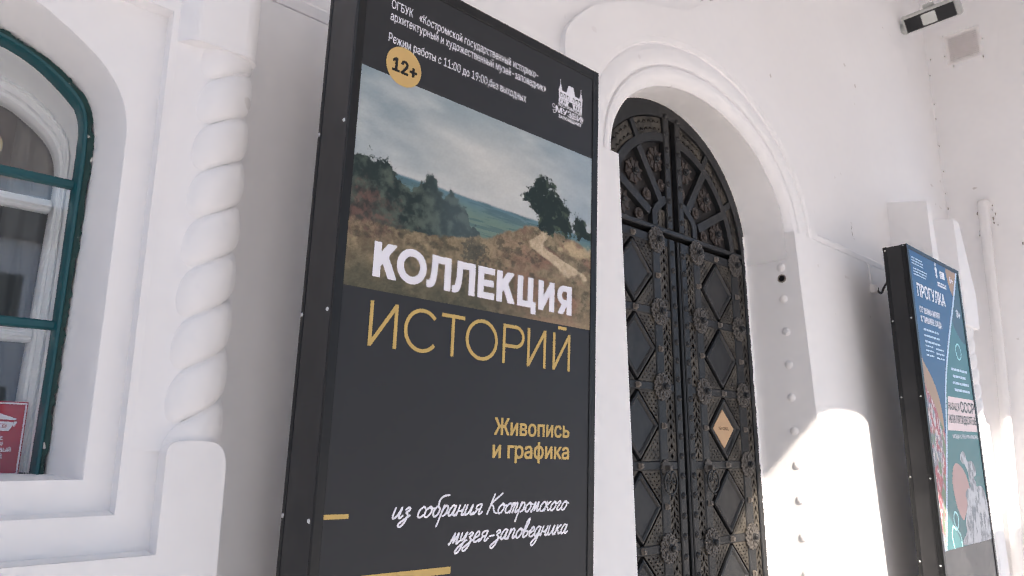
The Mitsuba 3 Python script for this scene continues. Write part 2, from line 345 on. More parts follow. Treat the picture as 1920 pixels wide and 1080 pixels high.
crack([(6.25, 2.3725, 1.98), (6.28, 2.3725, 1.93), (6.27, 2.3725, 1.86), (6.31, 2.3725, 1.80)], .0018)
crack([(1.00, 2.3725, 1.735), (1.10, 2.3725, 1.74), (1.2, 2.3725, 1.732)], .0018)
lathe = facing(dome(0.031, 0.017, 20, 5))
lathe.apply_transform(trimesh.transformations.rotation_matrix(-math.pi / 2, [0, 0, 1]))
stud = protos(lathe, 'plaster_plain', 50)
for i, z in enumerate([1.344, 1.107, .866, .627, .393, .158, -.076, -.312, -.558, -.80, -1.04, -1.28, -1.5]):
    copyput(stud, 'reveal_cap', wall, (reveal_x(2.44, z) + 0.001, 2.44 + 0.001 * i, z))
hx = reveal_x(2.438, 1.26)
put('drilled_hole', [trimesh.creation.annulus(0.022, 0.031, 0.008, sections=24).apply_transform(trimesh.transformations.rotation_matrix(math.pi / 2, [0, 1, 0])).apply_translation((hx - 0.001, 2.438, 1.26))], 'slot_shade', wall)
put('drilled_hole_core', trimesh.creation.cylinder(0.022, 0.006, sections=24).apply_transform(trimesh.transformations.rotation_matrix(math.pi / 2, [0, 1, 0])).apply_translation((hx - 0.001, 2.438, 1.26)), 'void_iron', wall, label='dark drilled hole in the door reveal')

# right wall and the arcade behind the viewer
rw = thing('side_wall', 'plain white side wall at the right end of the porch', 'wall')
sw_ = sbox(-1.02, FL, 2.75, 6.3).difference(Polygon([(-.72, FL - 1)] + [(.38 - 1.1 * math.cos(a), 3.6 + 1.1 * math.sin(a)) for a in np.linspace(0, math.pi, 30)] + [(1.48, FL - 1)]))
swm = ext(sw_, 0, .4); swm.vertices = np.stack([9.10 + swm.vertices[:, 1], swm.vertices[:, 0], swm.vertices[:, 2]], 1)
put('wall_face', swm, 'plaster', rw)
for i_, (y_, z_) in enumerate([(2.358, 4.42), (2.352, 4.05), (2.355, 3.86), (2.36, 3.52), (2.35, 3.2), (2.36, 2.93), (2.356, 2.75), (2.17, 4.855), (1.80, 4.44), (2.10, 4.44), (1.78, 4.66), (2.18, 4.6), (1.9, 2.45), (1.7, 2.2), (2.33, 4.62)]):
    put('paint_chip', trimesh.creation.icosphere(1, .009).apply_scale([.3, rng.uniform(.5, 1.1), rng.uniform(.6, 2.2)]).apply_translation((9.099, y_, z_)), 'slot_shade', rw)
arc = thing('arcade', 'white front arcade of the porch with round-headed openings', 'wall')
def arch(cx, r, spring, bottom, rz=None):
    rz = rz or r
    return Polygon([(cx - r, bottom)] + [(cx - r * math.cos(a), spring + rz * math.sin(a)) for a in np.linspace(0, math.pi, 40)] + [(cx + r, bottom)])
front = sbox(-2.4, FL, 9.1, 6.3)
OX, OZ = -0.34 * 3.205, 0.82 * 3.205
main = [(4.14, FL - 1 - OZ), (4.14, -.95), (4.19, -.62), (4.29, -.40), (4.42, -.23), (4.58, -.08), (4.72, .05), (4.91, .165), (5.07, .25), (5.3, .30), (5.5, .312), (5.7, .305), (5.85, .285), (5.94, .24), (5.99, .12), (5.99, -.58), (6.05, -.62),
        (6.15, -.70), (6.5, -1.03), (6.7, -1.3), (6.76, -1.7), (6.76, FL - 1 - OZ)]
for h in (Polygon([(a + OX, b + OZ) for a, b in main]), arch(7.50, 0.56, 2.62, 1.66, .30), arch(1.15, 1.28, 1.25, FL - 1, 0.55), arch(7.55, 1.38, 0.75, FL - 1, 0.55)):
    front = front.difference(h)
put('arcade_wall', ext(front, -0.92, -0.80), 'plaster_plain', arc)

nb = thing('neighbour_building', 'pale plastered building standing across the yard to the left of the porch', 'building')
put('wall', bx(-17, -12, -12, 9, FL - .15, 5.2), 'plaster_plain', nb)
put('roof', trimesh.convex.convex_hull(np.array([(x, y, z) for y in (-12.3, 9.3) for x, z in ((-17.4, 5.2), (-11.6, 5.2), (-14.5, 7.4))])), 'slot_shade', nb)
sh = thing('street_house', 'long pale house across the street in front of the porch', 'building')
put('wall', bx(-22, 34, -36, -29, FL - .15, 8.2), 'plaster_plain', sh)
put('roof', trimesh.convex.convex_hull(np.array([(x, y, z) for x in (-22.4, 34.4) for y, z in ((-36.4, 8.2), (-28.6, 8.2), (-32.5, 10.8))])), 'slot_shade', sh)
for x in range(-20, 34, 4):
    for z_ in (.2, 4.6): put('window', bx(x, x + 1.3, -29.03, -28.97, z_, z_ + 2.2), 'room_grey', sh)
for y in (-10, -7, -4, -1, 2, 5):
    put('window', bx(-12.02, -11.97, y, y + 1.1, .2, 2.4), 'room_grey', nb)

# ---------------------------------------------------------------- window bay on the left
bay = thing('window_bay', 'white plastered window surround with stepped square mouldings', 'wall')
def ring_pts(right_side, cx=-0.15):
    r = np.array(right_side, float); l = r[::-1].copy(); l[:, 0] = 2 * cx - l[:, 0]
    return np.vstack([r, l])
N = 90
def resample(pts, n=N):
    p = np.asarray(pts, float); d = np.r_[0, np.cumsum(np.linalg.norm(np.diff(p, axis=0), axis=1))]
    return np.stack([np.interp(np.linspace(0, d[-1], n), d, p[:, k]) for k in range(p.shape[1])], 1)
outer_c = spline([(.527, -.072), (.527, .3), (.526, .82), (.522, .90), (.511, .952), (.491, .998), (.466, 1.034), (.428, 1.074), (.377, 1.112), (.321, 1.147), (.274, 1.172), (.16, 1.212), (0, 1.240), (-.15, 1.247)], 6)
green_c = spline([(.481, -.066), (.483, .3), (.489, .78), (.486, .90), (.477, .965), (.466, 1.003), (.449, 1.035), (.42, 1.066), (.377, 1.096), (.332, 1.122), (.277, 1.146), (.222, 1.164), (.05, 1.195), (-.15, 1.205)], 6)
teal_in = spline([(.454, -.060), (.457, .3), (.456, .76), (.456, .86), (.453, .945), (.441, .990), (.425, 1.014), (.37, 1.063), (.31, 1.103), (.229, 1.133), (.05, 1.165), (-.15, 1.172)], 6)
white_o = spline([(.470, -.06), (.470, .3), (.466, .85), (.459, .919), (.447, .960), (.403, 1.016), (.341, 1.062), (.254, 1.096), (.05, 1.130), (-.15, 1.138)], 6)
white_i = spline([(.424, -.055), (.430, .3), (.436, .60), (.440, .80), (.431, .886), (.398, .944), (.336, .994), (.264, 1.027), (.05, 1.058), (-.15, 1.065)], 6)
def full(rs): return ring_pts(resample(rs, N))
OC, GC, TC, WO, WI = map(full, (outer_c, green_c, teal_in, white_o, white_i))
def at(c, y): return np.stack([c[:, 0], np.full(len(c), y) if np.isscalar(y) else y, c[:, 1]], 1)
HOLE = Polygon(OC)
ped = [(-2.2, FL), (0.846, FL), (0.846, -0.035)] + [(0.802 + 0.044 * math.cos(a), -0.035 + 0.06 * math.sin(a)) for a in np.linspace(0.15, math.pi / 2, 7)] + [(0.77, 0.029), (0.735, 0.028)] + [(0.72 - 0.033 * math.sin(a), 0.0 + 0.026 * math.cos(a)) for a in np.linspace(0.1, math.pi / 2, 6)] + [(0.687, -0.255), (-2.2, -0.255)]
put('pedestal_wall', ext(Polygon(ped), 2.03, 2.35), 'plaster', bay)
put('outer_panel', ext(sbox(-2.2, -0.262, 0.815, 4.2).difference(sbox(-0.895, -0.158, 0.597, 1.27)), 2.09, 2.36), 'plaster', bay)
put('outer_panel_ledge', [trimesh.convex.convex_hull(np.array([(x, y, z) for x in (-2.2, 0.68) for y, z in ((2.031, -.2545), (2.088, -.249), (2.088, -.2545))])), trimesh.convex.convex_hull(np.array([(x, y, z) for x in (-.895, 0.596) for y, z in ((2.091, -.158), (2.139, -.150), (2.139, -.158))]))], 'plaster', bay)
put('inner_panel', ext(sbox(-0.90, -0.165, 0.600, 1.275).difference(HOLE), 2.14, 2.36), 'plaster', bay)
mid1 = OC * 0.93 + GC * 0.07; mid2 = OC * 0.7 + GC * 0.3
put('window_reveal', loft(at(OC * 1.03 - GC * .03, 2.1395), at(OC, 2.1405), at(mid1, 2.147), at(mid2, 2.19), at(GC, 2.36)), 'plaster', bay, smooth=True)
put('window_sill', trimesh.convex.convex_hull(np.array([(x, y, z) for x in (-.83, .535) for y, z in ((2.139, -.071), (2.36, -.060), (2.36, -.09), (2.139, -.09))])), 'plaster', bay)

# ---------------------------------------------------------------- twisted columns
def shaft_mesh(xc, yc, R, z0, z1, g=0.030, pitch=0.1445, hand=1, zo=0.966, nz=300, na=72):
    def f(a, b):
        psi = -math.pi + 2 * math.pi * a; z = z0 + (z1 - z0) * b
        t = ((z - hand * 2 * pitch * psi / (2 * math.pi) - zo) / pitch) % 1.0
        t = t ** 0.9
        r = R - g * (1 - math.sqrt(max(0.0, 1 - (2 * t - 1) ** 2)) ** 0.7)
        return (xc + r * math.sin(psi), yc - r * math.cos(psi), z)
    return grid(f, na, nz, True)
def block(pts, z0, z1, r=None):                # plan outline as a vertical prism
    m = trimesh.creation.extrude_polygon(Polygon(pts), z1 - z0, engine='earcut'); m.apply_translation((0, 0, z0)); return m
lc = thing('twisted_column', 'white rope-twisted half column on the pier beside the window', 'column')
put('shaft', shaft_mesh(.762, 2.142, .102, 0.0, 1.24), 'plaster', lc, smooth=35)
put('fillet', block([(.598, 2.12), (.598, 2.0915), (.630, 2.089), (.655, 2.085), (.675, 2.079), (.700, 2.072), (.73, 2.07), (.73, 2.2), (.598, 2.2)], .0, 1.2), 'plaster', lc, smooth=50)
plan = [(0.60, 2.12)] + [(0.60 + 0.065 * t, 2.12 - 0.085 * math.sin(t * math.pi / 2)) for t in np.linspace(0.1, 1, 6)] + [(0.79, 2.03)] + [(0.79 + 0.057 * math.sin(a), 2.085 - 0.055 * math.cos(a)) for a in np.linspace(0.15, math.pi / 2, 8)] + [(0.847, 2.34), (0.60, 2.34)]
put('capital_block', block(plan, 1.178, 2.6), 'plaster', lc, smooth=30)
scoop = trimesh.creation.revolve(np.array([(0.0, 1.19), (0.098, 1.19), (0.094, 1.165), (0.088, 1.145), (0.086, 1.12), (0, 1.12)]), sections=40); scoop.apply_translation((.762, 2.142, 0))
put('collar', scoop, 'plaster', lc, smooth=30)
def right_column(label, xl, xr, xf, hand):
    k = thing('twisted_column', label, 'column')
    xm = (xl + xr) / 2
    hullp = [(xl, 2.03, 2.29), (xr, 2.03, 2.29), (xl, 2.42, 2.37), (xr, 2.42, 2.29), (xl - .02, 2.03, 1.6), (xf, 2.03, 1.56), (xf - .03, 2.03, 1.22), (xl - .02, 2.03, 1.22), (xl - .02, 2.42, 1.22), (xf - .03, 2.42, 1.22), (xf, 2.42, 1.56)]
    put('capital_block', trimesh.convex.convex_hull(np.array(hullp)), 'plaster', k)
    put('shaft', shaft_mesh(xm + .09, 2.15, .115, 0.2, 1.3, hand=hand), 'plaster', k, smooth=35)
    put('pedestal', bx(xl - .02, xf - .13, 2.03, 2.40, FL, 0.31, 0.03), 'plaster', k)
right_column('white twisted column with tall block half hidden behind the blue poster box', 7.193, 7.30, 7.36, 1)
right_column('far right twisted column showing beside the edge of the blue poster box', 7.97, 8.135, 8.40, 1)

# ---------------------------------------------------------------- window
win = thing('arched_window', 'arched window with peeling green outer frame and white inner frame', 'window')
jit = GC.copy(); nrm = np.gradient(GC, axis=0); nrm = np.stack([nrm[:, 1], -nrm[:, 0]], 1); nrm /= np.linalg.norm(nrm, axis=1, keepdims=True) + 1e-9
def dense(c, n=900): return resample(c, n)
Gd, Td = dense(GC), dense(TC)
nd = np.gradient(Gd, axis=0); nd = np.stack([nd[:, 1], -nd[:, 0]], 1); nd /= np.linalg.norm(nd, axis=1, keepdims=True) + 1e-9
jn = np.array([meshkit.fbm(np.array([p[0] * 60, p[1] * 60, 1.0]), 3) for p in Gd]) - 0.55
Gj = Gd + nd * (jn * 0.016)[:, None]
Mid = Gd * 0.50 + Td * 0.50
put('outer_frame', loft(at(Gj, 2.345), at(Gj, 2.336), at(Mid, 2.338), at(Mid, 2.36)), 'green_paint', win, label='peeling dark green outer window frame')
put('sash_frame', loft(at(Mid, 2.333), at(Gd * .38 + Td * .62, 2.326), at(Gd * .15 + Td * .85, 2.330), at(Td, 2.345), at(Td, 2.385)), 'teal_paint', win, smooth=35, label='teal green sash frame')
put('window_jamb', loft(at(dense(TC), 2.3855), at(dense(TC) * .9 + dense(WO) * .1, 2.39), at(dense(WO), 2.50)), 'white_paint', win, smooth=True)
wf = put('inner_frame', loft(at(WO, 2.50), at(WO * .8 + WI * .2, 2.492), at(WO * .75 + WI * .25, 2.500), at(WO * .45 + WI * .55, 2.500), at(WO * .38 + WI * .62, 2.51), at(WO * .2 + WI * .8, 2.51), at(WI, 2.525), at(WI, 2.56)), 'white_paint', win, smooth=30, label='white moulded inner window frame')
for z in (0.762, 0.344): put('glazing_bar', bx(-.77, .462, 2.352, 2.378, z - .013, z + .013, .005), 'teal_paint', win)
for z in (0.727, 0.329):
    put('inner_glazing_bar', [bx(-.75, .436, 2.504, 2.54, z - .02, z + .02, .006), bx(-.75, .436, 2.498, 2.51, z - .006, z + .006, .003)], 'white_paint', win)
put('glass_pane', ext(Polygon(TC).buffer(0.004), 2.3665, 2.3667), 'glass', win)
put('inner_glass_pane', ext(Polygon(WI).buffer(0.004), 2.5315, 2.5317), 'glass', win)
room = thing('room', 'dim grey room behind the window panes', 'room')
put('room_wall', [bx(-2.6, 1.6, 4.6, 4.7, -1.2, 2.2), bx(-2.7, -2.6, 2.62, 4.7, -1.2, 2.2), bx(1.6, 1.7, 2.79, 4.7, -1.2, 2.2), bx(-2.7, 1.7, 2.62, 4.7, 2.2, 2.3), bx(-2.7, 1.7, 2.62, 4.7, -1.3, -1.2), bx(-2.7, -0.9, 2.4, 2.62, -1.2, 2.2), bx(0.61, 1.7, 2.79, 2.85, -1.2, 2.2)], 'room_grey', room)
cur = thing('curtain', 'pale grey curtain hanging behind the window panes', 'curtain')
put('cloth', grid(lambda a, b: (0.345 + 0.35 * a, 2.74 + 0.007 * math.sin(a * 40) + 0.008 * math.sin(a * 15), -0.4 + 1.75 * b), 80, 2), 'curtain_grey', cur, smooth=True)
lamp = thing('room_lamp', 'warm glowing lamp inside the room behind the arched pane', 'lamp')
g = trimesh.creation.icosphere(3, 0.075); g.apply_scale([1.5, 1.5, 1.1]); g.apply_translation((0.275, 3.35, 1.17))
k = put('shade', g, 'lamp_shade', lamp, smooth=True)
scene[k]['emitter'] = {'type': 'area', 'radiance': rgb(0.028, 0.024, 0.014)}
put('cord', trimesh.creation.cylinder(0.006, 0.9, sections=8).apply_translation((0.275, 3.35, 1.66)), 'rubber', lamp)

# red notice inside the window
sg = thing('warning_sign', 'red notice with a white camera symbol in the lower window pane', 'sign')
Y0 = 2.5
def onsign(m, dy): m = m.copy(); v = m.vertices; m.vertices = np.stack([v[:, 0] * .985, v[:, 1] + 2.486 - dy, v[:, 2]], 1); return m
put('panel', bx(.16, .448, 2.4862, 2.489, -.068, .136), 'print_red', sg)
bord = sbox(.163, -.065, .4455, .133).difference(sbox(.168, -.0605, .4415, .1285))
dsg = lambda g_, d: ext(g_, 2.4862 - d, 2.4862)
put('border', dsg(bord, .001), 'print_white', sg)
camp = Polygon([(.31, .125), (.37, .107), (.425, .088), (.422, .0845), (.36, .087), (.30, .0895)])
body = Polygon([(.30, .0835), (.36, .082), (.4185, .0785), (.416, .066), (.409, .054), (.30, .056)])
tail = Polygon([(.422, .082), (.428, .079), (.4205, .066), (.417, .070)])
put('camera_symbol', dsg(unary_union([camp, body.difference(sbox(.386, .0622, .403, .0735)), tail]), .001), 'print_white', sg)
put('camera_lens', dsg(unary_union([sbox(.3875, .0632, .4015, .0725).difference(Point(.397, .068).buffer(.0042)), Point(.397, .068).buffer(.0022)]), .0008), 'print_white', sg)
for s_, x0, x1, z in (('Е', .3935, .3985, .030), ('И', .3935, .400, .0135), ('ВЫЙ', .3955, .4215, -.003), ('Й', .395, .4025, -.0205)):
    m = text(s_, x0, x1, z, .0105, True); m.apply_translation((0, 2.4862, 0)); put('lettering', m, 'print_white', sg)

# ---------------------------------------------------------------- iron door
DC, DY = 4.082, 2.70
def dm(m, dy=0.0): m = m.copy(); m.apply_translation((DC, DY + dy, 0)); return m      # door-local (u, -out, z)
def bar(u0, u1, z0, z1, d=0.0, t=0.045, c=.006): return dm(bx(u0, u1, -d, t - d, z0, z1, c))
def lens(x, z, L, W, ang, n=7):
    a = np.linspace(-1, 1, n)
    p = [(L / 2 * t, W / 2 * (1 - t * t)) for t in a] + [(L / 2 * t, -W / 2 * (1 - t * t)) for t in a[::-1][1:-1]]
    return affinity.translate(affinity.rotate(Polygon(p), ang, origin=(0, 0)), x, z)
def holesplate(poly, holes, d=.012, t=.006):
    h = unary_union(holes).intersection(poly.buffer(-.004))
    return ext(poly.difference(h), -d, t - d)
scal = Point(0, 0).buffer(.068, 24)
lob = [Point(.071 * math.cos(a), .071 * math.sin(a)).buffer(.0175, 5) for a in np.arange(14) * 2 * math.pi / 14]
hol = [Point(.074 * math.cos(a), .074 * math.sin(a)).buffer(.0062, 3) for a in np.arange(14) * 2 * math.pi / 14]
pet = [affinity.rotate(lens(.046, 0, .046, .020, 0), k * 45, origin=(0, 0)) for k in range(8)]
pet2 = [affinity.rotate(lens(.052, 0, .022, .012, 0), k * 45 + 22.5, origin=(0, 0)) for k in range(8)]
disc = unary_union([scal] + lob).difference(unary_union(hol)).difference(unary_union(pet2))
plate_m = [ext(disc, -.010, -.001), ext(unary_union(pet), -.017, -.010), ext(Point(0, 0).buffer(.034, 8), -.021, -.010)]
knob_m = facing(trimesh.creation.revolve(np.array([(0, .021), (.026, .021), (.026, .026), (.018, .030), (.021, .036), (.019, .045), (.012, .051), (0, .053)]), sections=12))
ROS, KNOB = protos(plate_m, 'dusty_bronze'), protos(knob_m, 'iron', 40)
pet3 = [affinity.rotate(lens(.052, 0, .062, .030, 0), k * 45, origin=(0, 0)) for k in range(8)]
balls = [facing(dome(.011, .012, 8, 3)).apply_translation((.083 * math.cos(a), -.006, .083 * math.sin(a))) for a in np.arange(8) * math.pi / 4]
fan_m = [ext(Point(0, 0).buffer(.078, 10), -.006, 0), ext(unary_union(pet3), -.014, -.006)] + balls
FROS = protos(fan_m, 'fan_bronze')
sm = unary_union([Point(0, 0).buffer(.03, 8)] + [Point(.034 * math.cos(a), .034 * math.sin(a)).buffer(.010, 4) for a in np.arange(12) * math.pi / 6])
SROS = protos([ext(sm, -.012, 0), facing(dome(.024, .022, 12, 4)).apply_translation((0, -.010, 0))], 'fan_bronze', 30)
RIV = protos(facing(dome(.021, .015, 12, 4)), 'iron', 40)
st = trimesh.convex.convex_hull(np.array([(sx * .022, -.003, sz * .022) for sx in (-1, 1) for sz in (-1, 1)] + [(sx * .013, -.020, sz * .013) for sx in (-1, 1) for sz in (-1, 1)]))
st2 = trimesh.convex.convex_hull(np.array([(0, -.034, 0)] + [(sx * .012, -.021, sz * .012) for sx in (-1, 1) for sz in (-1, 1)] + [(sx * .015, -.026, sz * .015) for sx in (-1, 1) for sz in (-1, 1)]))
for m_ in (st, st2): m_.apply_scale(.84)
STUD = protos([st, st2], 'light_bronze')
def at_door(u, z, d=0.0): return (DC + u, DY - d, z)
ROWS = [1.366 - .4797 * k for k in range(7)]
ZB = FL + .03
HU, HH = .195, .205                              # half sizes of a lozenge
def pierced_strip(w, h, fam):
    z, holes = -h / 2 + .03, []
    while z < h / 2 - .02:
        if fam == 0:
            holes += [lens(0, z, .05, .024, 90), lens(-w * .27, z + .03, .05, .016, 52), lens(w * .27, z + .03, .05, .016, 128), lens(-w * .30, z - .012, .03, .010, 30), lens(w * .30, z - .012, .03, .010, 150)]; z += .066
        else:
            holes += [Polygon([(-.016, z), (0, z + .022), (.016, z), (0, z - .022)]), lens(-w * .28, z + .036, .034, .012, 60), lens(w * .28, z + .036, .034, .012, 120)]; z += .06
    return holesplate(sbox(-w / 2, -h / 2, w / 2, h / 2), holes)
STRIP = {s: protos(pierced_strip(.095, .425, s), 'olive_metal') for s in (0, 1)}
SIDE = protos(pierced_strip(.07, .425, 1), 'olive_metal')
def corner(su, sz, lower):
    tri = Polygon([(su * .205, sz * .212), (su * .018, sz * .212), (su * .205, sz * .02)])
    holes = []
    dirx, dirz = su * .205 - su * .018, sz * .02 - sz * .212
    ang = math.degrees(math.atan2(dirz, dirx))
    for row in range(4):
        for j in range(9 - 2 * row):
            t = (j + .5 + row) / 9.0
            bxp = su * .018 + dirx * t + su * .022 * (row + .55); bzp = sz * .212 + dirz * t + sz * .022 * (row + .55)
            holes.append(lens(bxp, bzp, .024, .012, ang + (50 if (j + row) % 2 else 20) * (1 if not lower else -1)) if not lower else affinity.translate(affinity.rotate(Polygon([(-.008, -.007), (.008, -.007), (0, .009)]), ang + 90 * (j % 2), origin=(0, 0)), bxp, bzp))
    return holesplate(tri, holes, .010, .006)
CORN = {(su, sz): protos(corner(su, sz, sz < 0), 'olive_metal') for su in (-1, 1) for sz in (-1, 1)}
def loz(a, b, inner=None):
    q = Polygon([(-a, 0), (0, b), (a, 0), (0, -b)])
    if inner: q = q.difference(Polygon([(-inner[0], 0), (0, inner[1]), (inner[0], 0), (0, -inner[1])]))
    return q
def lozframe():
    rings_ = [(HU, HH, -.006), (HU - .004, HH - .004, -.022), (HU - .022, HH - .023, -.026), (HU - .034, HH - .036, -.020), (HU - .042, HH - .044, -.012)]
    L = [[(a * sx, y, b * sz) for sx, sz in ((-1, 0), (0, 1), (1, 0), (0, -1), (-1, 0))] for a, b, y in rings_]
    return loft(*L)
LOZF, LOZP = protos(lozframe(), 'iron'), protos(ext(loz(HU - .040, HH - .042), -.013, -.004), 'iron')
def scroll():
    pts = [(0, .0), (.022, -.004), (.032, -.022), (.022, -.036), (.012, -.028), (.018, -.018)]
    r_ = spline([(0.0, 0, -.012), (.012, 0, .004), (.030, 0, .002), (.048, 0, -.022), (.052, 0, -.052), (.040, 0, -.084), (.016, 0, -.104), (0, 0, -.108), (-.016, 0, -.104), (-.040, 0, -.084), (-.052, 0, -.052), (-.048, 0, -.022), (-.030, 0, .002), (-.012, 0, .004), (0, 0, -.012)], 6)
    c1 = spline([(.0, 0, -.012), (.008, 0, -.040), (.024, 0, -.052), (.032, 0, -.040), (.024, 0, -.032), (.018, 0, -.040)], 6)
    c2 = c1 * [-1, 1, 1]
    m = [tube(r_, .0062, 8), tube(c1, .0045, 7), tube(c2, .0045, 7), facing(dome(.009, .01, 10, 3)).apply_translation((0, -.004, -.118))]
    m = trimesh.util.concatenate(m); m.apply_translation((0, -.036, -.012)); return m
ring_m = scroll(); ring_m.apply_scale([1.22, 1.0, 1.15])
HAND = protos(ring_m, 'black_frame', 40)
SMALLB = protos([ext(unary_union([Point(0, 0).buffer(.036, 10)] + [Point(.038 * math.cos(a), .038 * math.sin(a)).buffer(.011, 4) for a in np.arange(10) * math.pi / 5]), -.008, 0), bx(-.013, .013, -.045, -.006, -.018, .012, .004)], 'dusty_bronze')
def leaf(sgn, label):
    L = thing('door_leaf', label, 'door')
    f = lambda a, b: (a, b) if sgn > 0 else (-b, -a)
    put('back_plate', dm(bx(*f(.030, .885), .030, .06, ZB, 1.408)), 'void_iron', L)
    put('meeting_bar', bar(*f(.034, .098), ZB, 1.400, .012), 'iron', L)
    put('edge_bar', bar(*f(.012 if sgn > 0 else .020, .0335), ZB, 1.404, .004, .06), 'iron', L)
    for u0, u1 in ((.197, .277), (.697, .793)): put('upright_bar', bar(*f(u0, u1), ZB, 1.404, .004), 'iron', L)
    for i, z in enumerate(ROWS):
        for u0, u1 in ((.099, .1965), (.2775, .6965), (.7935, .872)):
            put('cross_bar', bar(*f(u0, u1), z - .027, z + .036 if i == 0 else z + .026, .003), 'iron', L)
        for u in (.237, .745):
            if i == 3 and u == .237:
                copyput(SMALLB, 'handle_mount', L, at_door(sgn * u, z - .01, .006)); copyput(HAND, 'ring_handle', L, at_door(sgn * u, z - .03, .006))
            else:
                k_ = copyput(ROS, 'rosette', L, at_door(sgn * u, z, .0045), rng.uniform(-9, 9)); copyput(KNOB, 'knob', k_, at_door(sgn * u, z, .0045))
        copyput(STUD, 'square_stud', L, at_door(sgn * .487, z, .002))
        if i < 6:
            zm = z - .24
            for u in (.237, .745): copyput(STUD, 'square_stud', L, at_door(sgn * u, zm, .003))
            copyput(STRIP[i % 2 if sgn > 0 else 1 - i % 2], 'pierced_strip', L, at_door(sgn * .148, zm, -.014))
            copyput(SIDE, 'side_strip', L, at_door(sgn * .834, zm, -.014))
            for su in (-1, 1):
                for sz in (-1, 1): copyput(CORN[(su, sz)], 'corner_plate', L, at_door(sgn * .487, zm, -.012))
            k_ = copyput(LOZF, 'lozenge', L, at_door(sgn * .487, zm, -.016)); copyput(LOZP, 'panel', k_, at_door(sgn * .487, zm, -.016))
    for k_ in range(24): copyput(RIV, 'rivet', L, at_door(sgn * .064, 1.304 - .12 * k_, .0115))
    return L
leaf(-1, 'left leaf of the black iron double door')
RL = leaf(1, 'right leaf of the black iron double door, with a brass lozenge plate')
pq = put('brass_plate', dm(ext(loz(.131, .130), -.004, .004), .0005).apply_translation((.462, 0, .166)), 'brass', RL, label='brass lozenge plate lettered НА СЕБЯ')
m = text('НА СЕБЯ', .462 - .060, .462 + .060, .157, .021, True, .001); m.apply_translation((DC, DY - .0035, 0)); put('lettering', m, 'engraved', pq)

tr = thing('door_surround', 'black iron frame and rosetted fanlight round and above the double door', 'door frame')
ZC = 1.397
def ringseg(r0, r1, y0, y1, a0=0.0, a1=math.pi, uc=0.0, zc=ZC, n=60, drop=0.0):
    o = [(uc + r1 * math.cos(a), zc + r1 * math.sin(a)) for a in np.linspace(a0, a1, n)]
    i_ = [(uc + r0 * math.cos(a), zc + r0 * math.sin(a)) for a in np.linspace(a1, a0, n)]
    return dm(ext(Polygon(o + i_), y0, y1))
clear = sbox(-2, 1.436, 2, 3)
put('back_plate', dm(ext(Point(0, ZC).buffer(.93, 24).intersection(clear), .035, .06)), 'fan_panel', tr)
put('outer_ring', ringseg(.884, 1.06, -.006, .08, uc=-.02), 'iron', tr)
put('inner_ring', dm(ext(Point(0, ZC).buffer(.768, 40).difference(Point(0, ZC).buffer(.708, 40)).difference(sbox(-.0375, 1, .0375, 3)).intersection(clear), -.002, .04)), 'iron', tr)
put('base_bar', bar(-.872, .872, 1.4365, 1.472, .005), 'iron', tr)
for s_ in (-1, 1):
    put('mullion', bar(*((.038, .10) if s_ > 0 else (-.10, -.038)), 1.4725, ZC + .885, .010), 'iron', tr)
    for (a, b) in (((.385, 1.985), (.165, 1.665)), ((.63, 1.735), (.285, 1.555))):
        put('radial_bar', dm(ext(LineString([(s_ * a[0], a[1]), (s_ * b[0], b[1])]).buffer(.030, cap_style='flat'), -.004, .04)), 'iron', tr)
    put('hub', dm(ext(LineString([(s_ * .10, 1.680), (s_ * .125, 1.665), (s_ * .205, 1.60), (s_ * .235, 1.555), (s_ * .235, 1.4725)]).buffer(.026, cap_style='flat', join_style='mitre'), -.003, .04)), 'iron', tr)
    for ang in (59, 31):
        c_, n_ = math.cos(math.radians(ang)), math.sin(math.radians(ang))
        put('short_bar', dm(ext(LineString([(s_ * .766 * c_, ZC + .766 * n_), (s_ * .886 * c_, ZC + .886 * n_)]).buffer(.022, cap_style='flat'), -.002, .04)), 'iron', tr)
    for ang in (72.5, 44, 17.5):
        c_, n_ = math.cos(math.radians(ang)), math.sin(math.radians(ang))
        copyput(FROS, 'fan_rosette', tr, at_door(s_ * .585 * c_, ZC + .585 * n_, -.028), rng.uniform(0, 45)); 
        copyput(KNOB, 'fan_knob', tr, at_door(s_ * .585 * c_, ZC + .585 * n_, -.034))
        copyput(SROS, 'small_rosette', tr, at_door(s_ * .40 * c_, ZC + .40 * n_, -.026))
    for a0, a1 in ((8, 29), (33, 57), (61, 83)):
        hs = []
        seg = Polygon([(s_ * .77 * math.cos(math.radians(a)), ZC + .77 * math.sin(math.radians(a))) for a in np.linspace(a0, a1, 12)] + [(s_ * .884 * math.cos(math.radians(a)), ZC + .884 * math.sin(math.radians(a))) for a in np.linspace(a1, a0, 12)])
        for a in np.arange(a0 + 2.5, a1 - 1, 4.0):
            for r_, da, dl in ((.80, 45, .036), (.80, -45, .036), (.853, 45, .036), (.853, -45, .036)):
                aa = math.radians(a + (1.3 if da > 0 else -1.3))
                hs.append(lens(s_ * r_ * math.cos(aa), ZC + r_ * math.sin(aa), dl, .012, (a + da) if s_ > 0 else (180 - a - da)))
        put('pierced_arc', dm(holesplate(seg, hs, -.012, .006)), 'olive_metal', tr)
    hp = sbox(*((.102, 1.474, .208, 1.60) if s_ > 0 else (-.208, 1.474, -.102, 1.60)))
    put('hub_plate', dm(holesplate(hp, [lens(s_ * .155 + dx, z, .04, .014, an) for z in np.arange(1.50, 1.60, .034) for dx, an in ((-.024, 60), (.024, 120))], -.012, .006)), 'olive_metal', tr)
    for k_ in range(7): copyput(RIV, 'rivet', tr, at_door(s_ * .07, 1.546 + .125 * k_, .0095))
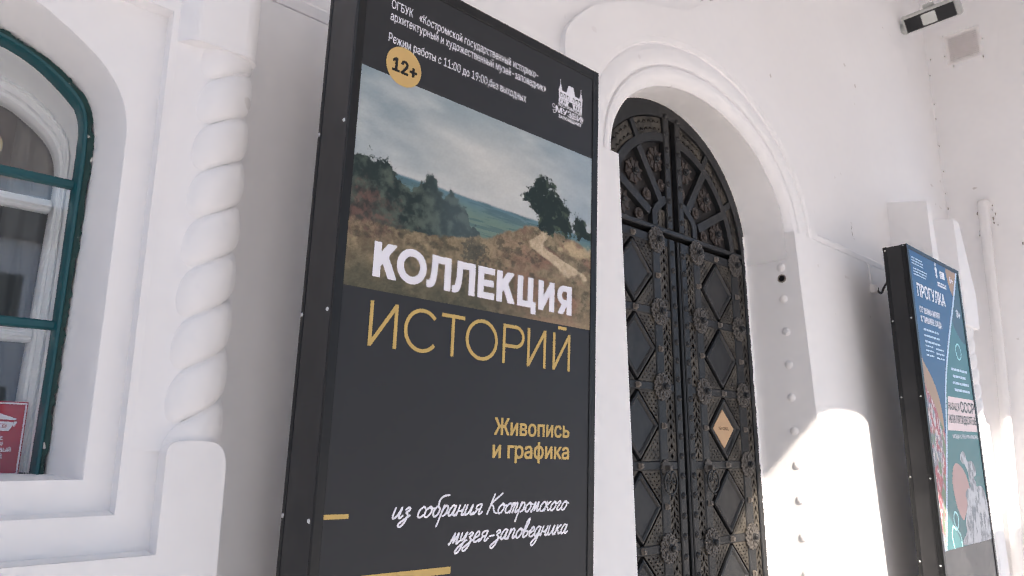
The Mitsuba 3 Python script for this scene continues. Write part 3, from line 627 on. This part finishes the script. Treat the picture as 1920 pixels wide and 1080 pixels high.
for u0, u1 in ((.880, 1.06), (-1.10, -.880)): put('frame_post', bar(u0, u1, FL, 1.3965, .006, .08), 'iron', tr)
put('backing', dm(bx(-1.1, 1.1, .062, .09, FL, 2.5)), 'void_iron', tr)

KB = 0.888
FLB = FL / KB
# ---------------------------------------------------------------- large poster box beside the door
q = [7.43100e-01, 2.92030e+00, -2.89410e+01, 3.00000e-02, 1.43000e-02, -2.57000e-02]
ca, sa, cb, sb, cg, sg_ = math.cos(q[3]), math.sin(q[3]), math.cos(q[4]), math.sin(q[4]), math.cos(q[5]), math.sin(q[5])
MB = np.array([[cg, -sg_, 0], [sg_, cg, 0], [0, 0, 1]]) @ np.array([[cb, 0, sb], [0, 1, 0], [-sb, 0, cb]]) @ np.array([[1, 0, 0], [0, ca, -sa], [0, sa, ca]])
OB = np.array(q[:3]) + MB @ np.array([0, 0, 29.0])
def b1(m):
    if isinstance(m, (list, tuple)): m = trimesh.util.concatenate(list(m))
    m = m.copy(); m.vertices = m.vertices @ MB.T + OB; return m
W1, t1, zt1, zb1 = 1.2363, 0.2154, 1.683, -1.83
pb = thing('poster_box', 'tall black poster box with the landscape poster left of the door', 'poster box')
put('housing', b1(bx(0.004, W1 - .004, .012, t1, zb1, zt1 - .003, .003)), 'powder_coat', pb)
put('side_panel', b1([bx(0.0005, 0.004, .046, t1 - .022, zb1, zt1 - .004)]), 'powder_coat', pb)
put('back_flange', b1(bx(-.0015, .006, t1 - .0195, t1 + .001, zb1, zt1 - .002, .001)), 'black_frame', pb)
put('front_flange', b1(bx(-.0010, .006, .014, .0445, zb1, zt1 - .002, .001)), 'powder_coat', pb)
for a0, a1, c0, c1 in ((-.001, .0305, zb1, zt1), (W1 - .0357, W1 + .001, zb1, zt1)):
    put('frame_bar', b1(bx(a0, a1, -.002, .013, c0, c1, .002)), 'black_frame', pb)
put('frame_bar', b1(bx(.0307, W1 - .0359, -.002, .013, zt1 - .044, zt1 - .0005, .002)), 'black_frame', pb)
pf = put('poster', b1(bx(.0285, W1 - .033, .003, .010, zb1, zt1 - .04)), 'print_dark', pb, label='dark printed poster')
PT, PBm = 1.2544, .4824
qv = np.array([(.0306, .0022, PBm), (W1 - .0358, .0022, PBm), (W1 - .0358, .0022, PT), (.0306, .0022, PT)])
put('landscape_print', b1(trimesh.Trimesh(qv, [(0, 1, 2), (0, 2, 3)], process=False)), 'print_landscape', pf, uv=np.array([(0, 0), (1, 0), (1, 1), (0, 1.0)]), label='printed landscape painting')
def pl(name, m, mat, y=.0030, label=None):
    m = trimesh.util.concatenate(list(m)) if isinstance(m, (list, tuple)) else m
    m = m.copy(); m.apply_translation((0, y - .0005, 0)); put(name, b1(m), mat, pf, label=label)
# КОЛЛЕКЦИЯ, heavy geometric capitals
def stk(pts, w, cap='flat', join='mitre'): return LineString(pts).buffer(w / 2, cap_style=cap, join_style=join)
def heavy(ch, w):
    s = .235; a = s / 2; r = w - a
    if ch == 'К': g_ = unary_union([stk([(a, 0), (a, 1)], s), stk([(a, .36), (w - .13, 1.05)], s * 1.06), stk([(.34, .62), (w - .10, -.05)], s * 1.10)])
    elif ch == 'О':
        g_ = affinity.scale(Point(0, 0).buffer(1, 32), w / 2, .515); g_ = affinity.translate(g_.difference(affinity.scale(Point(0, 0).buffer(1, 32), w / 2 - s * .98, .515 - s * .93)), w / 2, .5); return g_
    elif ch == 'Л': g_ = unary_union([stk([(r, 0), (r, 1)], s), stk([(.17, 1 - a), (w, 1 - a)], s * .9), stk(spline([(.275, 1.0), (.27, .6), (.235, .3), (.16, .13), (0, .105)], 6), s * .92, join='round')])
    elif ch == 'Е': g_ = unary_union([stk([(a, 0), (a, 1)], s)] + [stk([(0, z), (w * (1 if z != .5 else .95), z)], s * .88) for z in (.103, .5, .897)])
    elif ch == 'Ц':
        g_ = unary_union([stk([(a, 0), (a, 1)], s), stk([(w - .13 - a, 0), (w - .13 - a, 1)], s), stk([(0, .1), (w, .1)], s * .86)]).intersection(sbox(0, 0, w, 1)); return unary_union([g_, stk([(w - a * .9, .15), (w - a * .9, -.20)], s * .9)])
    elif ch == 'И': g_ = unary_union([stk([(a, 0), (a, 1)], s), stk([(r, 0), (r, 1)], s), stk([(a * .9, .06), (r + .02, .94)], s * .95)])
    elif ch == 'Я':
        bowl = affinity.scale(Point(0, 0).buffer(1, 24), .36, .345); bowl = bowl.difference(affinity.scale(Point(0, 0).buffer(1, 24), .36 - s * .92, .345 - s * .85)); bowl = affinity.translate(bowl, .36, .655).intersection(sbox(0, 0, .36, 1))
        g_ = unary_union([bowl, stk([(.35, .90), (w, .90)], s * .85), stk([(.35, .41), (w, .41)], s * .85), stk([(r, 0), (r, 1)], s), stk([(.14, -.03), (.40, .42)], s)])
    return g_.intersection(sbox(0, 0, w, 1))
ks = []
for ch, x0, x1 in (('К', .134, .226), ('О', .226, .349), ('Л', .351, .456), ('Л', .463, .568), ('Е', .582, .663), ('К', .674, .766), ('Ц', .781, .880), ('И', .894, .984), ('Я', 1.001, 1.086)):
    h = .1205; g_ = heavy(ch, (x1 - x0) / h)
    ks.append(ext(affinity.translate(affinity.scale(g_, h, h, origin=(0, 0)), x0, .5275), -.0012, 0))
pl('title_lettering', ks, 'print_white', .0022, label='heavy white title КОЛЛЕКЦИЯ')
def thin(ch, w):
    s = .088; a = s / 2; r = w - a
    if ch == 'И': return unary_union([stk([(a, 0), (a, 1)], s), stk([(r, 0), (r, 1)], s), stk([(a, .03), (r, .97)], s)]).intersection(sbox(0, 0, w, 1))
    if ch == 'Й': return unary_union([thin('И', w), stk([(w * .28, 1.15), (w * .76, 1.15)], s)])
    if ch == 'О' or ch == 'С':
        g_ = affinity.translate(affinity.scale(Point(0, 0).buffer(1, 40), w / 2 if ch == 'О' else .5, .51).difference(affinity.scale(Point(0, 0).buffer(1, 40), (w / 2 if ch == 'О' else .5) - s, .51 - s)), w / 2 if ch == 'О' else .5, .5)
        if ch == 'С': g_ = g_.difference(Polygon([(.5, .5), (1.4, 1.28), (1.4, -.28)]))
        return g_
    if ch == 'Т': return unary_union([stk([(0, 1 - a), (w, 1 - a)], s), stk([(w / 2, 0), (w / 2, 1)], s)])
    if ch == 'Р':
        bow = affinity.translate(affinity.scale(Point(0, 0).buffer(1, 28), .31, .295).difference(affinity.scale(Point(0, 0).buffer(1, 28), .31 - s, .295 - s)), w - .31, .705).intersection(sbox(w - .31, 0, w, 1.2))
        return unary_union([stk([(a, 0), (a, 1)], s), stk([(0, 1 - a), (w - .31, 1 - a)], s), stk([(0, .41 + a), (w - .31, .41 + a)], s), bow])
ks = []
for ch, x0, x1 in (('И', .136, .245), ('С', .272, .412), ('Т', .427, .531), ('О', .538, .691), ('Р', .716, .827), ('И', .843, .944), ('Й', .983, 1.083)):
    h = .150; ks.append(ext(affinity.translate(affinity.scale(thin(ch, (x1 - x0) / h), h, h, origin=(0, 0)), x0, .2965), -.0012, 0))
pl('subtitle_lettering', ks, 'print_gold', label='thin gold subtitle ИСТОРИЙ')
pl('institution_lettering', [text('ОГБУК', .130, .222, 1.513, .034), text('«Костромской государственный историко-', .250, .858, 1.511, .034), text('архитектурный и художественный музей-заповедник»', .129, .906, 1.466, .034)], 'print_white')
pl('hours_lettering', text('Режим работы с 11:00 до 19:00,без выходных', .128, .793, 1.381, .034), 'print_white')
pl('genre_lettering', [text('Живопись', .690, 1.088, .0325, .060, True), text('и графика', .686, 1.088, -.0505, .060, True)], 'print_gold')
CIRC = Point(.1985, 1.306).buffer(.0745, 32)
pl('age_disc', ext(CIRC, -.0006, 0), 'print_ochre', .0020)
pl('age_lettering', [text('12+', .150, .252, 1.279, .050, True), text('12+', .1525, .2545, 1.279, .050, True)], 'print_black', .0013)
pl('gold_rule', [ext(sbox(.0310, -.2412, .1155, -.2268), -.001, 0)], 'print_gold')
pl('gold_rule', [ext(sbox(.0310, -.4345, .520, -.4115), -.001, 0)], 'print_gold')
# handwriting
G = {'и': ([[(0, 1), (-.02, .25), (.12, 0), (.38, .3), (.55, 1), (.54, .2), (.66, 0), (.85, .25)]], .86), 'з': ([[(.08, .8), (.3, 1), (.46, .78), (.2, .5), (.42, .3), (.36, -.35), (.08, -.8), (-.14, -.55), (.25, -.1), (.62, .25)]], .66),
     'с': ([[(.55, .82), (.35, 1), (.06, .6), (.1, .1), (.35, 0), (.62, .25)]], .62), 'о': ([[(.35, 1), (.05, .6), (.1, .1), (.33, 0), (.58, .4), (.54, .85), (.35, 1), (.45, .8), (.78, .78)]], .78),
     'б': ([[(.5, .75), (.22, 1), (.02, .5), (.2, 0), (.5, .2), (.54, .7), (.3, 1.05), (.25, 1.6), (.5, 1.95), (1.0, 2.05)]], .74), 'р': ([[(.12, 1.05), (0, -.95)], [(.05, .45), (.3, 1), (.55, .82), (.5, .2), (.28, .02)], [(.5, .25), (.75, .3)]], .74),
     'а': ([[(.55, .9), (.25, 1), (.02, .5), (.15, 0), (.4, .25), (.56, .95), (.5, .2), (.64, 0), (.84, .25)]], .84), 'н': ([[(.08, 1), (.02, 0)], [(.04, .48), (.3, .42), (.52, .56)], [(.58, 1), (.5, .15), (.64, 0), (.84, .25)]], .84),
     'я': ([[(0, .02), (.12, .1), (.28, .48)], [(.56, .5), (.22, .52), (.14, .85), (.4, 1), (.62, .95), (.54, .15), (.68, 0), (.88, .25)]], .9), 'К': ([[(.14, 2.0), (-.05, -.02)], [(.95, 2.05), (.45, 1.5), (.05, .98), (.35, .75), (.62, .2), (.95, .02)]], 1.0),
     'т': ([[(.04, 1), (0, 0)], [(.02, .55), (.2, 1), (.32, .85), (.28, 0)], [(.29, .55), (.48, 1), (.62, .85), (.56, .15), (.68, 0), (.88, .25)]], .9), 'м': ([[(-.04, .05), (.06, .02), (.26, 1), (.34, .1), (.62, 1), (.64, .15), (.74, 0), (.94, .25)]], .94),
     'к': ([[(.07, 1), (0, 0)], [(.5, 1), (.08, .5), (.3, .36), (.44, .02), (.66, .2)]], .66), 'г': ([[(-.02, .75), (.15, 1), (.36, .85), (.1, .3), (.14, .05), (.34, 0), (.58, .25)]], .58),
     'у': ([[(0, 1), (.03, .45), (.22, .3), (.5, 1), (.32, -.5), (.05, -.95), (-.12, -.7), (.25, -.1), (.66, .25)]], .66), 'е': ([[(.02, .4), (.42, .58), (.42, .92), (.22, 1), (.04, .5), (.12, .05), (.34, 0), (.62, .25)]], .62),
     '-': ([[(.08, .42), (.52, .5)]], .62), 'п': ([[(.05, 1), (0, 0)], [(.02, .5), (.3, 1), (.5, .85), (.46, .15), (.58, 0), (.78, .25)]], .78), 'в': ([[(.04, .2), (.3, 1.5), (.24, 1.95), (.06, 1.4), (.02, .3), (.2, 0), (.5, .25), (.46, .6), (.15, .62)], [(.46, .55), (.75, .6)]], .7),
     'д': ([[(.55, .9), (.25, 1), (.02, .5), (.15, 0), (.4, .25), (.56, .95), (.4, -.5), (.1, -.95), (-.08, -.65), (.35, -.1), (.8, .25)]], .78), ' ': ([], .62)}
def hand(s, x0, x1, z0, xh, w, slant=.30, tilt=0.0):
    x, lines = 0.0, []
    for ch in s:
        st_, adv = G[ch]
        for l in st_: lines.append([(x + a + slant * b, b) for a, b in l])
        x += adv
    allp = np.vstack([np.array(l) for l in lines]); lo, hi = allp[:, 0].min(), allp[:, 0].max(); kx = (x1 - x0) / (hi - lo)
    out = []
    for l in lines:
        p = np.array([(x0 + (a - lo) * kx, z0 + b * xh + tilt * (a - lo) * kx) for a, b in l]); out.append(LineString(spline(p, 5) if len(p) > 2 else p).buffer(w / 2, 4))
    return ext(unary_union(out).simplify(.0003), -.0012, 0)
pl('handwriting', [hand('из собрания Костромского', .276, 1.090, -.2475, .0335, .0064, tilt=.004), hand('музея-заповедника', .507, 1.087, -.3395, .0335, .0064, tilt=.012)], 'print_white', label='white handwritten lines under the title')
# museum emblem
lx, lz = .985, 1.4515
def LG(*sh): return unary_union(sh)
bd = LG(sbox(.0, .0, .146, .058).difference(LG(*[sbox(a, .030, a + .016, .050) for a in (.006, .028, .050, .082, .104, .124)], *[sbox(a, .004, a + .007, .016) for a in (.008, .024, .036, .100, .113, .128)], Point(.073, .006).buffer(.016), sbox(0, .021, .146, .0235))),
        *[sbox(a + .004, .032, a + .012, .044) for a in (.006, .028, .050, .082, .104, .124)],
        Polygon([(-.002, .058), (.018, .058), (.009, .094)]), sbox(.0082, .09, .0098, .110), Polygon([(.128, .058), (.148, .058), (.138, .094)]), sbox(.1372, .09, .1388, .106),
        Polygon([(.046, .060), (.100, .060), (.088, .098), (.058, .098)]), sbox(-.003, .055, .149, .060), Point(.073, .045).buffer(.014).difference(Point(.073, .043).buffer(.010)), sbox(.066, .03, .080, .05))
pl('emblem_building', ext(affinity.translate(bd, lx, lz), -.0012, 0), 'print_white')
fl = []
for cx_, cz_, r_, a0, a1 in ((.956, 1.428, .012, 0, 6.0), (.958, 1.402, .012, 1, 7.2), (1.003, 1.414, .010, 0, 5.5), (1.062, 1.409, .011, 0, 6.2), (1.092, 1.417, .013, .5, 6.5), (1.128, 1.409, .013, 2, 8.2), (1.134, 1.424, .008, 0, 6.0)):
    fl.append(stk([(cx_ + (r_ * (.35 + .65 * t)) * math.cos(a0 + (a1 - a0) * t), cz_ + (r_ * (.35 + .65 * t)) * math.sin(a0 + (a1 - a0) * t)) for t in np.linspace(0, 1, 16)], .0024, 'round', 'round'))
pl('emblem_flourish', [ext(unary_union(fl), -.001, 0)], 'print_white')
pl('emblem_lettering', [text('КОСТРОМСКОЙ', .984, 1.130, 1.4365, .0135, True), text('МУЗЕЙ', .968, 1.128, 1.402, .028), text('МУЗЕЙ', .970, 1.130, 1.402, .028), text('ЗАПОВЕДНИК', .986, 1.128, 1.3815, .0135, True)], 'print_white')
SCR = facing(dome(.0074, .005, 12, 4)); SCR.apply_transform(trimesh.transformations.rotation_matrix(-math.pi / 2, [0, 0, 1]))
for k_ in range(5):
    for dep in (t1 - .0095, .0300):
        m = SCR.copy(); m.apply_translation((-.0012, dep, 1.0455 - .64575 * k_)); put('screw', b1(m), 'zinc', pb, smooth=40)

# ---------------------------------------------------------------- second poster box
X0, X1, YF, YB, ZT = 6.602, 8.008, 2.06, 2.252, 1.768
p2 = thing('poster_box', 'black poster box with two slanted blue and teal posters, right of the door', 'poster box')
put('housing', bx(X0 + .003, X1 - .003, YF + .012, YB, FLB, ZT - .003, .003), 'powder_coat', p2)
put('back_flange', bx(X0 - .0015, X0 + .006, YB - .030, YB + .001, FLB, ZT - .001, .001), 'black_frame', p2)
put('front_flange', bx(X0 - .0015, X0 + .006, YF + .013, YF + .045, FLB, ZT - .001, .001), 'black_frame', p2)
for a0, a1 in ((X0 - .001, X0 + .045), (X1 - .040, X1 + .001)): put('frame_bar', bx(a0, a1, YF - .002, YF + .0125, FLB, ZT, .002), 'black_frame', p2)
put('frame_bar', bx(X0 + .0453, X1 - .0403, YF - .002, YF + .0125, ZT - .034, ZT - .0005, .002), 'black_frame', p2)
put('lower_panel', bx(X0 + .044, X1 - .039, YF + .004, YF + .011, FLB, -.7455), 'powder_coat', p2)
PL, PR, PTp, PBp = X0 + .044, X1 - .039, ZT - .030, -.745
full2 = sbox(PL, PBp, PR, PTp)
edge = spline([(7.955, PTp + .02), (7.70, 1.37), (7.443, 1.008), (7.203, .605), (7.075, .21), (6.90, -.25), (6.698, -.75)], 6)
leftP = Polygon([(PL - 1, PTp + .02)] + [tuple(e) for e in edge] + [(PL - 1, -.75)]).intersection(full2)
rightP = full2.difference(leftP)
def pp(name, g_, mat, d, parent, label=None): return put(name, ext(g_, YF + .004 - d, YF + .010), mat, parent, label=label)
PA = pp('blue_poster', leftP, 'print_blue', .0, p2, 'blue garden poster'); PB2 = pp('teal_poster', rightP, 'print_teal', .0, p2, 'teal poster with a statue')
pp('white_divider', LineString(edge).buffer(.016).intersection(full2), 'print_pale_blue', .0016, p2)
arcp = spline([(6.60, .86), (6.70, .76), (6.83, .66), (6.92, .57), (6.985, .46), (7.02, .33)], 5); arci = spline([(6.60, .62), (6.70, .53), (6.80, .45), (6.87, .38), (6.91, .30)], 5)
tanp = Polygon([tuple(a) for a in arcp] + [(7.02, .2), (6.9, .2)] + [tuple(a) for a in arci[::-1]]).intersection(leftP)
pp('tan_arc', tanp, 'print_tan', .0006, PA)
pic = Polygon([tuple(a) for a in arci] + [(6.99, .22), (7.08, .10), (7.05, -.8), (6.5, -.8), (6.5, .6)]).intersection(leftP.buffer(-.012))
pp('flower_picture', pic, 'print_bloom', .0010, PA)
pp('tan_corner', Point(7.90, 1.72).buffer(.285).intersection(leftP.buffer(-.010)), 'print_tan', .0006, PA)
def t2(s, x0, x1, z0, cap, bold=False, dz=0.0):
    m = text(s, x0, x1, z0, cap, bold); v = m.vertices.copy(); v[:, 1] += YF + .0036; m.vertices = v; return m
put('title_lettering', [t2('ПРОГУЛКА', 6.755, 7.485, 1.335, .112, True)], 'print_white', PA)
put('subtitle_lettering', [t2('ОТ ШУМА МОРЯ', 6.755, 7.270, 1.192, .052, True), t2('К ТИШИНЕ САДА', 6.765, 7.300, 1.110, .052, True)], 'print_white', PA)
put('age_lettering', t2('6+', 7.70, 7.80, 1.60, .062, True), 'print_white', PA)
def lines2(x0, x1, z0, n, pitch, cap, seed, gap=None):
    r_ = random.Random(seed); out = []
    for i in range(n):
        a, e = x0, x0 + (x1 - x0) * r_.uniform(.8, 1.0)
        while a < e:
            w = r_.uniform(.03, .085); out.append(sbox(a, z0 - i * pitch, min(a + w, e), z0 - i * pitch + cap)); a += w + .012
    return unary_union(out)
pp('fine_print', LG(lines2(6.70, 7.02, 1.665, 3, .026, .010, 1), lines2(6.72, 7.06, 1.570, 3, .026, .010, 2), lines2(6.80, 7.26, 1.04, 3, .052, .017, 3), lines2(6.80, 7.02, .90, 3, .040, .013, 4), lines2(7.06, 7.28, .895, 3, .040, .013, 5)).intersection(leftP), 'print_pale_blue', .0012, PA)
emb = LG(Point(7.33, 1.665).buffer(.026), sbox(7.315, 1.585, 7.345, 1.66), Polygon([(7.31, 1.70), (7.35, 1.70), (7.33, 1.735)]), sbox(7.305, 1.60, 7.355, 1.612), sbox(7.43, 1.60, 7.56, 1.67).difference(LG(sbox(7.445, 1.63, 7.50, 1.637), sbox(7.445, 1.648, 7.50, 1.655), sbox(7.445, 1.612, 7.50, 1.619))), lines2(7.33, 7.60, 1.535, 2, .024, .016, 6))
pp('emblems', emb.intersection(leftP), 'print_white', .0012, PA)
for i in range(30):
    pass
pp('dark_corner', Point(8.02, 1.52).buffer(.50).intersection(rightP.buffer(-.014)), 'print_deep_teal', .0006, PB2)
put('age_lettering', t2('0+', 7.775, 7.895, 1.275, .075, True), 'print_white', PB2)
pp('ring', Point(7.69, .935).buffer(.078).difference(Point(7.69, .935).buffer(.066)), 'print_cyan', .0012, PB2)
pp('fine_print', LG(*[lines2(7.41 + .03 * (i % 2), 7.88, .745 - i * .062, 1, .05, .022, 20 + i) for i in range(4)]).intersection(rightP), 'print_pale_blue', .0012, PB2)
pp('pink_band', Polygon([(7.11, .205), (7.22, .50), (PR, .50), (PR, .205)]).intersection(rightP.buffer(-.012)), 'print_pink', .0006, PB2)
put('title_lettering', [t2('НАЗАД В', 7.20, 7.50, .385, .062, True), t2('СССР', 7.53, 7.94, .375, .092, True), t2('ИЛИ ПЯТИДЕСЯТЫЕ', 7.18, 7.95, .270, .070, True)], 'print_black', PB2)
put('subtitle_lettering', t2('МОДА КУЛЬТУРА ЖИЗНЬ', 7.22, 7.95, .140, .034), 'print_white', PB2)
pp('pink_oval', Polygon(spline([(7.059, -0.225), (7.12, -.11), (7.238, -0.073), (7.402, -0.139), (7.50, -0.271), (7.46, -.38), (7.304, -0.50), (7.225, -0.54), (7.12, -.45), (7.07, -.33), (7.059, -0.225)], 6)).intersection(rightP.buffer(-.012)), 'print_rose', .0006, PB2)
fig = [(7.435, 0.032), (7.371, 0.008), (7.342, -0.024), (7.359, -0.057), (7.397, -0.078), (7.438, -0.071), (7.458, -0.098), (7.503, -0.14), (7.52, -0.212), (7.521, -0.283), (7.438, -0.292), (7.364, -0.336), (7.383, -0.417), (7.284, -0.549), (7.28, -0.639), (7.156, -0.735), (7.953, -0.741), (7.99, -0.614), (7.985, -0.516), (7.955, -0.393), (7.918, -0.324), (7.837, -0.277), (7.718, -0.279), (7.695, -0.24), (7.664, -0.198), (7.73, -0.18), (7.744, -0.132), (7.7, -0.08), (7.629, -0.055), (7.546, -0.06), (7.507, -0.039), (7.488, 0.009)]
pp('statue_picture', Polygon(spline(fig + [fig[0]], 4)).buffer(0).intersection(rightP), 'print_marble', .0010, PB2)
sw = spline([(6.91, -.742), (6.885, -.65), (6.935, -.575), (7.0, -.602), (7.06, -.585), (7.09, -.505), (7.02, -.465), (6.975, -.52), (7.02, -.60), (7.10, -.655), (7.11, -.742)], 6)
pp('cyan_swirl', LineString(sw).buffer(.008).intersection(rightP), 'print_cyan', .0014, PB2)
for zy, zf in zip((.776, .497, .208, -.08, -.372, -.66), (.841, .538, .224, -.09, -.407, -.72)):
    for y_, z_ in ((YB - .016, zy * 2.236), (YF + .027, zf * 2.087)):
        m = SCR.copy(); m.apply_translation((X0 - .0018, y_, z_)); put('screw', m, 'zinc', p2, smooth=40)

KB = 1.0
# ---------------------------------------------------------------- small things
pipe = thing('wall_pipe', 'white pipe running down the side wall from a cracked hole', 'pipe')
pts = spline([(9.10, 1.99, 2.72), (9.03, 1.992, 2.66), (9.0, 1.996, 2.55), (8.995, 2.041, .833), (8.995, 2.142, -1.2), (8.995, 2.165, FL)], 8)
put('pipe_run', tube(pts, .052, 16), 'plastic_white', pipe, smooth=50)
for z, y_ in ((.62, 2.05), (-.62, 2.113)): put('joint', trimesh.creation.cylinder(.0555, .05, sections=20).apply_translation((8.995, y_, z)), 'plastic_white', pipe, smooth=40)
crk = [trimesh.creation.icosphere(1, .007).apply_scale([.4, rng.uniform(.5, 1.3), rng.uniform(.8, 3.5)]).apply_translation((9.099, y_, z_)) for y_, z_ in [(2.065 + rng.uniform(-.02, .02), 2.62 - .05 * i) for i in range(6)] + [(1.925 + rng.uniform(-.02, .02), 2.68 - .05 * i) for i in range(5)]]
put('crack', crk, 'slot_shade', pipe)
vent = thing('vent_grille', 'square white vent grille with thin slats high on the side wall', 'vent')
put('frame', bx(9.093, 9.101, 1.805, 2.155, 4.465, 4.84, .002).difference(bx(9.0, 9.2, 1.826, 2.130, 4.492, 4.812)) if False else [bx(9.092, 9.101, 1.80, 1.828, 4.465, 4.84, .002), bx(9.092, 9.101, 2.127, 2.158, 4.465, 4.84, .002), bx(9.092, 9.101, 1.8285, 2.1265, 4.465, 4.493, .002), bx(9.092, 9.101, 1.8285, 2.1265, 4.811, 4.84, .002)], 'plastic_white', vent)
put('shaft_back', bx(9.0985, 9.1005, 1.828, 2.127, 4.493, 4.811), 'vent_slot', vent)
for i in range(13):
    z = 4.506 + i * .0244
    s_ = trimesh.convex.convex_hull(np.array([(x, y_, zz) for y_ in (1.829, 2.126) for x, zz in ((9.0925, z - .0075), (9.0955, z + .0065), (9.0975, z + .0065), (9.0955, z - .0075))]))
    put('slat', s_, 'plastic_white', vent)
fld = thing('floodlight', 'long grey floodlight with black face high in the corner', 'floodlight')
def tilt(m):
    m = m.copy(); m.apply_transform(trimesh.transformations.rotation_matrix(math.radians(-38), [0, 1, 0], (8.25, 2.04, 4.68))); return m
fx = 8.25
put('housing', tilt(bx(fx, fx + .10, 1.785, 2.33, 4.60, 4.785, .012)), 'lamp_housing', fld)
put('end_cap', tilt(bx(fx - .012, fx + .08, 1.765, 1.812, 4.592, 4.79, .01)), 'lamp_housing', fld)
put('end_cap', tilt(bx(fx - .012, fx + .08, 2.312, 2.335, 4.592, 4.79, .008)), 'lamp_housing', fld)
put('hood_lip', tilt(bx(fx - .016, fx + .05, 1.813, 2.3115, 4.758, 4.79, .006)), 'lamp_housing', fld)
put('face', tilt(bx(fx - .006, fx + .01, 1.816, 2.309, 4.602, 4.756)), 'lamp_black', fld)
put('reflector', tilt(bx(fx - .011, fx + .0, 2.00, 2.145, 4.618, 4.742, .008)), 'lamp_reflector', fld)
put('bracket', bx(fx + .01, fx + .09, 2.325, 2.374, 4.64, 4.74, .004), 'lamp_housing', fld)
put('knuckle', tilt(bx(fx + .03, fx + .07, 2.00, 2.11, 4.785, 4.83, .008)), 'lamp_housing', fld)
sk = thing('socket_box', 'small white socket box on the wall beside the blue poster box', 'socket')
sy = yw(0, 1.37)
put('box', bx(6.365, 6.435, sy - .045, sy + .002, 1.335, 1.405, .006), 'plastic_white', sk)
put('plug', bx(6.438, 6.47, sy - .04, sy - .008, 1.352, 1.395, .005), 'light_bronze', sk)
put('conduit', tube([(6.385, sy - .008, 1.405), (6.382, sy - .008, 1.5), (6.376, sy - .006, 1.60)], .007, 8), 'plastic_white', sk)
cab = spline([(6.47, sy - .025, 1.372), (6.36, sy - .08, 1.325), (6.15, sy - .17, 1.278), (5.98, 2.06, 1.285), (5.875, 1.985, 1.31)], 6)
put('power_cable', tube(cab, .009, 8), 'rubber'); labels['power_cable'] = {'label': 'short black cable looping from socket box to poster box', 'category': 'cable'}
for k_, d_ in list(scene.items()):
    if d_.get('type') == 'ply' and k_ not in labels and '__' not in k_: labels[k_] = {'label': k_.replace('_', ' '), 'category': k_.split('_')[-1]}
